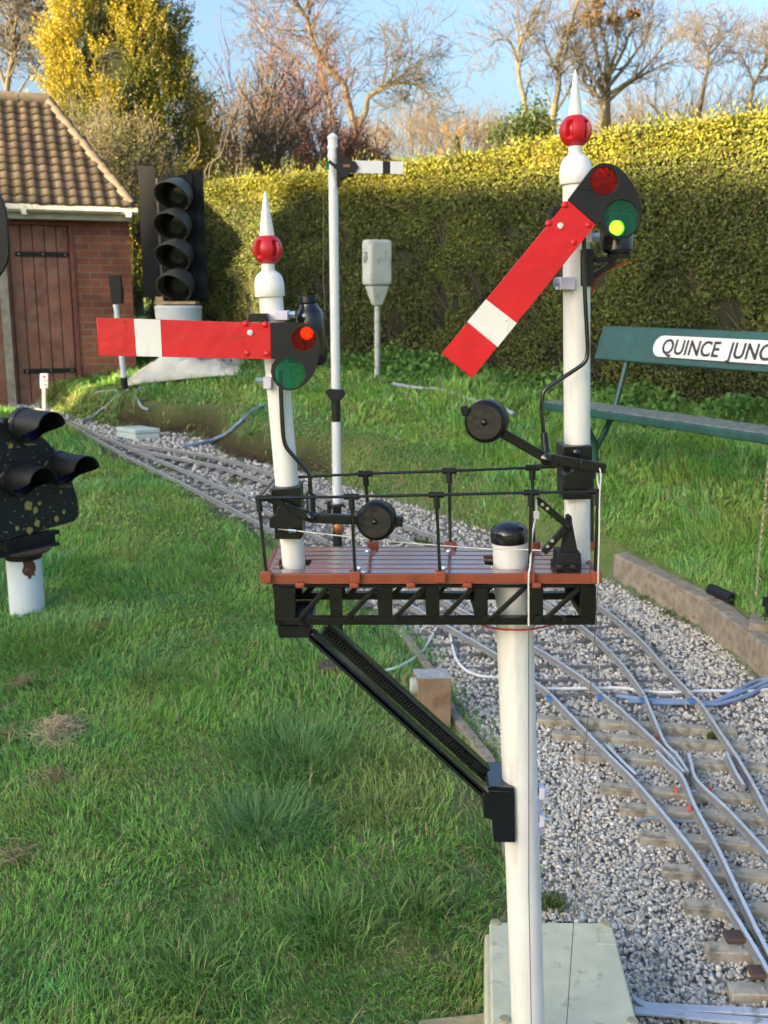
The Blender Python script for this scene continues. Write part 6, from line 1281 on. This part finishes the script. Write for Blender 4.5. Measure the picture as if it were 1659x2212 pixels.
def sheet():
    A = poly(idp, [], 1); b = hit(385, 826); Y = b.y; V = []; nx, ny = 40, 16; x0 = W(262, 800, Y).x; x1 = W(512, 790, Y).x; mb = MB()
    for j in range(ny):
        for i in range(nx):
            s = i/(nx-1); t = j/(ny-1); x = x0+(x1-x0)*s+.03*math.sin(t*9); y = Y-.10+t*.8+.12*s; edge = min(1, 6*s)*min(1, 5*(1-s))*min(1, 6*t+.08)
            h = .20*math.exp(-((s-.42)/.20)**2)*math.exp(-((t-.34)/.30)**2)+.10*vnoise(np.array([x]), np.array([y]), .17, 7)[0]+.045*vnoise(np.array([x]), np.array([y]), .07, 9)[0]
            mb.v.append(Vector((x, y, zh(x, y)+.03+h*edge)))
    for j in range(ny-1):
        for i in range(nx-1): a0 = j*nx+i; mb.f.append((a0, a0+1, a0+nx+1, a0+nx))
    o = mb.build('plastic_sheet', M['tarp'], None, smooth=60); so = o.modifiers.new('thick', 'SOLIDIFY'); so.thickness = .006; tag(o, 'crumpled white plastic sheet on the grass below the black lamp signal', 'sheet')
sheet()
def straw_clumps():
    for px, py, s, n, lab in ((128, 1595, .075, 460, 'largest clump of dry pale grass lying on the lawn'), (118, 1690, .055, 70, 'wispy trail of dry grass just below the largest clump'), (8, 1600, .05, 70, 'dry grass clump cut by the left edge, level with the largest'), (50, 1488, .05, 60, 'small brownish dry grass patch above the largest clump'), (35, 1862, .05, 45, 'flat dry grass tuft low at the left edge'), (215, 1362, .06, 60, 'dry brown patch right of the white pipe post')):
        c = hit(px, py); br = []
        for _ in range(n):
            a = random.uniform(0, 6.28); rr = s*abs(random.gauss(0, .55)); p = Vector((c.x+rr*math.cos(a)*1.2, c.y+rr*math.sin(a)*1.5, 0)); p.z = zh(p.x, p.y)+.020+.035*random.random()*max(0, 1-rr/s)*(n > 300)
            d = Vector((random.gauss(0, 1), random.gauss(0, 1), random.gauss(0, .35))).normalized()*random.uniform(.015, .055); br.append(([p-d, p+Vector((random.gauss(0, .008), random.gauss(0, .008), .012)), p+d], [.0012, .0013, .0008]))
        v, f = branches_mesh(br, 4); k = np.repeat(rng.uniform(.6, 1.3, len(br)), 12)[:, None]; tag(np_mesh('dry_grass_clump', v, f, M['leaf'], np.array([.66, .55, .34] if n > 300 else [.40, .34, .16])*k), lab, 'dry grass', 'clumps of dry grass on the lawn')
straw_clumps()
def edge_things():
    # signal board at the left edge
    Y = 4.6; root = None; b = W(-190, 900, Y); g = zh(b.x, Y); root = empty('signal_board', (b.x, Y, g), 'rounded black signal board cut by the left picture edge', 'signal'); out = []
    c1 = W(-75, 440, Y); r = W(12, 440, Y).x-c1.x; zt = W(0, 375, Y).z; zb_ = W(0, 622, Y).z
    for i in range(17): a = math.pi*i/16; out.append(Vector((c1.x+r*math.cos(a), Y, zt-r+r*math.sin(a))))
    for i in range(17): a = math.pi+math.pi*i/16; out.append(Vector((c1.x+r*math.cos(a), Y, zb_+r+r*math.sin(a))))
    MB().plate(out, (), (0, .02, 0)).build('board', M['black_satin'], root, bevel=.004); MB().tube([(b.x, Y+.05, g-.05), (c1.x-.02, Y+.05, zt-r)], .03, 14).build('post', M['black_satin'], root)
    # black post with chain at the right edge
    p = hit(*Zr(765, 1420)); Y = p.y; root = empty('chain_post', (p.x, Y, zh(p.x, Y)), 'black iron post with a hanging chain on a stone pad at the right edge', 'post'); x = W(*Zr(805, 1300), Y).x; g = zh(x, Y); zt = W(1665, 880, Y).z
    po = MB().tube([(x, Y, g), (x, Y, zt)], .016, 12).build('post', M['black_satin'], root); MB().lathe((x, Y, g), (x, Y, W(*Zr(800, 1245), Y).z), [(0, .03), (.3, .03), (.35, .022), (.6, .022), (.65, .034), (1, .034)], 14).build('post_foot', M['black_satin'], root)
    c0 = W(*Zr(800, 60), Y); c1 = W(*Zr(690, 1250), Y); mb = MB(); mb.tube([(x, Y, c0.z+.02), c0], .008, 8); mb.build('arm', M['black_satin'], root); mb = MB(); pts = smoothpts([c0, W(*Zr(785, 215), Y), W(*Zr(748, 600), Y), W(*Zr(715, 930), Y), c1], 12); d = [0]
    for a, b in zip(pts[:-1], pts[1:]): d.append(d[-1]+(b-a).length)
    N_ = int(d[-1]/.0135)
    for i in range(N_):
        t = d[-1]*(i+.5)/N_; q = Vector([float(np.interp(t, d, [getattr(p_, k) for p_ in pts])) for k in 'xyz']); ex = Vector((1, 0, 0)) if i % 2 else Vector((0, 1, 0)); ring = [q+ex*.0048*math.cos(a)+Vector((0, 0, .0095))*math.sin(a) for a in [2*math.pi*k/10 for k in range(11)]]
        mb.tube(ring, .0018, 5, cap=False)
    mb.build('chain', pm('chain_brass', (.48, .42, .30), .4, .7, var=.2), root)
    a = W(*Zr(650, 1400), Y); zt_ = g+.004; mb = MB(); mb.box((x+.01, Y-.01, g-.045), (.085, -.03, 0), (.03, .075, 0), (0, 0, .05)); mb.build('stone_pad', M['concrete'], root, bevel=.006)
    p = hit(*Zr(470, 1300)); q = hit(*Zr(380, 1262)); h0 = zh(p.x, p.y)+.03; d = Vector((p.x-q.x, p.y-q.y, 0)); tag(MB().tube([Vector((q.x, q.y, zh(q.x, q.y)+.03))-d*.5, Vector((p.x, p.y, h0))+d*.4], .026, 18).build('black_pipe', M['black_satin'], None), 'short black pipe stub lying on the grass behind the kerb', 'pipe')
edge_things()
# ------------------------------------------------------------------ unseen gabled buildings, added and shaped only to throw the evening shade
def shadecaster(name, a, b, za, zb_, dpt, label):
    a = Vector(a); b = Vector(b); e = (b-a).normalized(); n = Vector((e.y, -e.x, 0)); n = n if n.dot(SUNV) > 0 else -n
    g = min(zh(a.x, a.y), zh(b.x, b.y))-.2; ea = za-3; eb = zb_-3; root = empty(name, ((a.x+b.x)/2, (a.y+b.y)/2, g), label, 'shadecaster', 'added shade blocks')
    def P(p, k, z): return Vector((p.x+n.x*k, p.y+n.y*k, z))
    mb = MB(); mb.add([P(a, -dpt, g), P(b, -dpt, g), P(b, dpt, g), P(a, dpt, g), P(a, -dpt, ea), P(b, -dpt, eb), P(b, dpt, eb), P(a, dpt, ea), P(a, 0, za-.02), P(b, 0, zb_-.02)],
        [(0, 1, 5, 4), (2, 3, 7, 6), (1, 2, 6, 9, 5), (3, 0, 4, 8, 7), (3, 2, 1, 0)]); mb.build('wall', pm('caster_brick', (.28, .12, .08), .9, var=.3), root, smooth=0)
    mb = MB(); mb.add([P(a, -dpt-.2, ea-.15), P(b, -dpt-.2, eb-.15), P(b, 0, zb_), P(a, 0, za), P(a, dpt+.2, ea-.15), P(b, dpt+.2, eb-.15)], [(0, 1, 2, 3), (3, 2, 5, 4)]); mb.build('roof', pm('caster_tile', (.18, .11, .08), .9, var=.3), root, smooth=0)
def shade_pt(px, py, Y, t): p = W(px, py, Y); return p+SUNV*t
a = Vector((-1.1, 11.75, 2.87))+SUNV*32; b = Vector((2.8, 7.35, 2.47))+SUNV*32; shadecaster('shade_block', a, b+(b-a)*1.1, a.z, b.z-(a.z-b.z)*1.1, 4.2, 'added unseen gabled house outside the left of the picture, nearer the camera')
a = Vector((-3.38, 11.06, 2.50))+SUNV*30; shadecaster('shade_block', a, a+Vector((-.57, .82, 0))*7, a.z, a.z, 4.0, 'added unseen gabled house outside the left of the picture, beyond the other one')
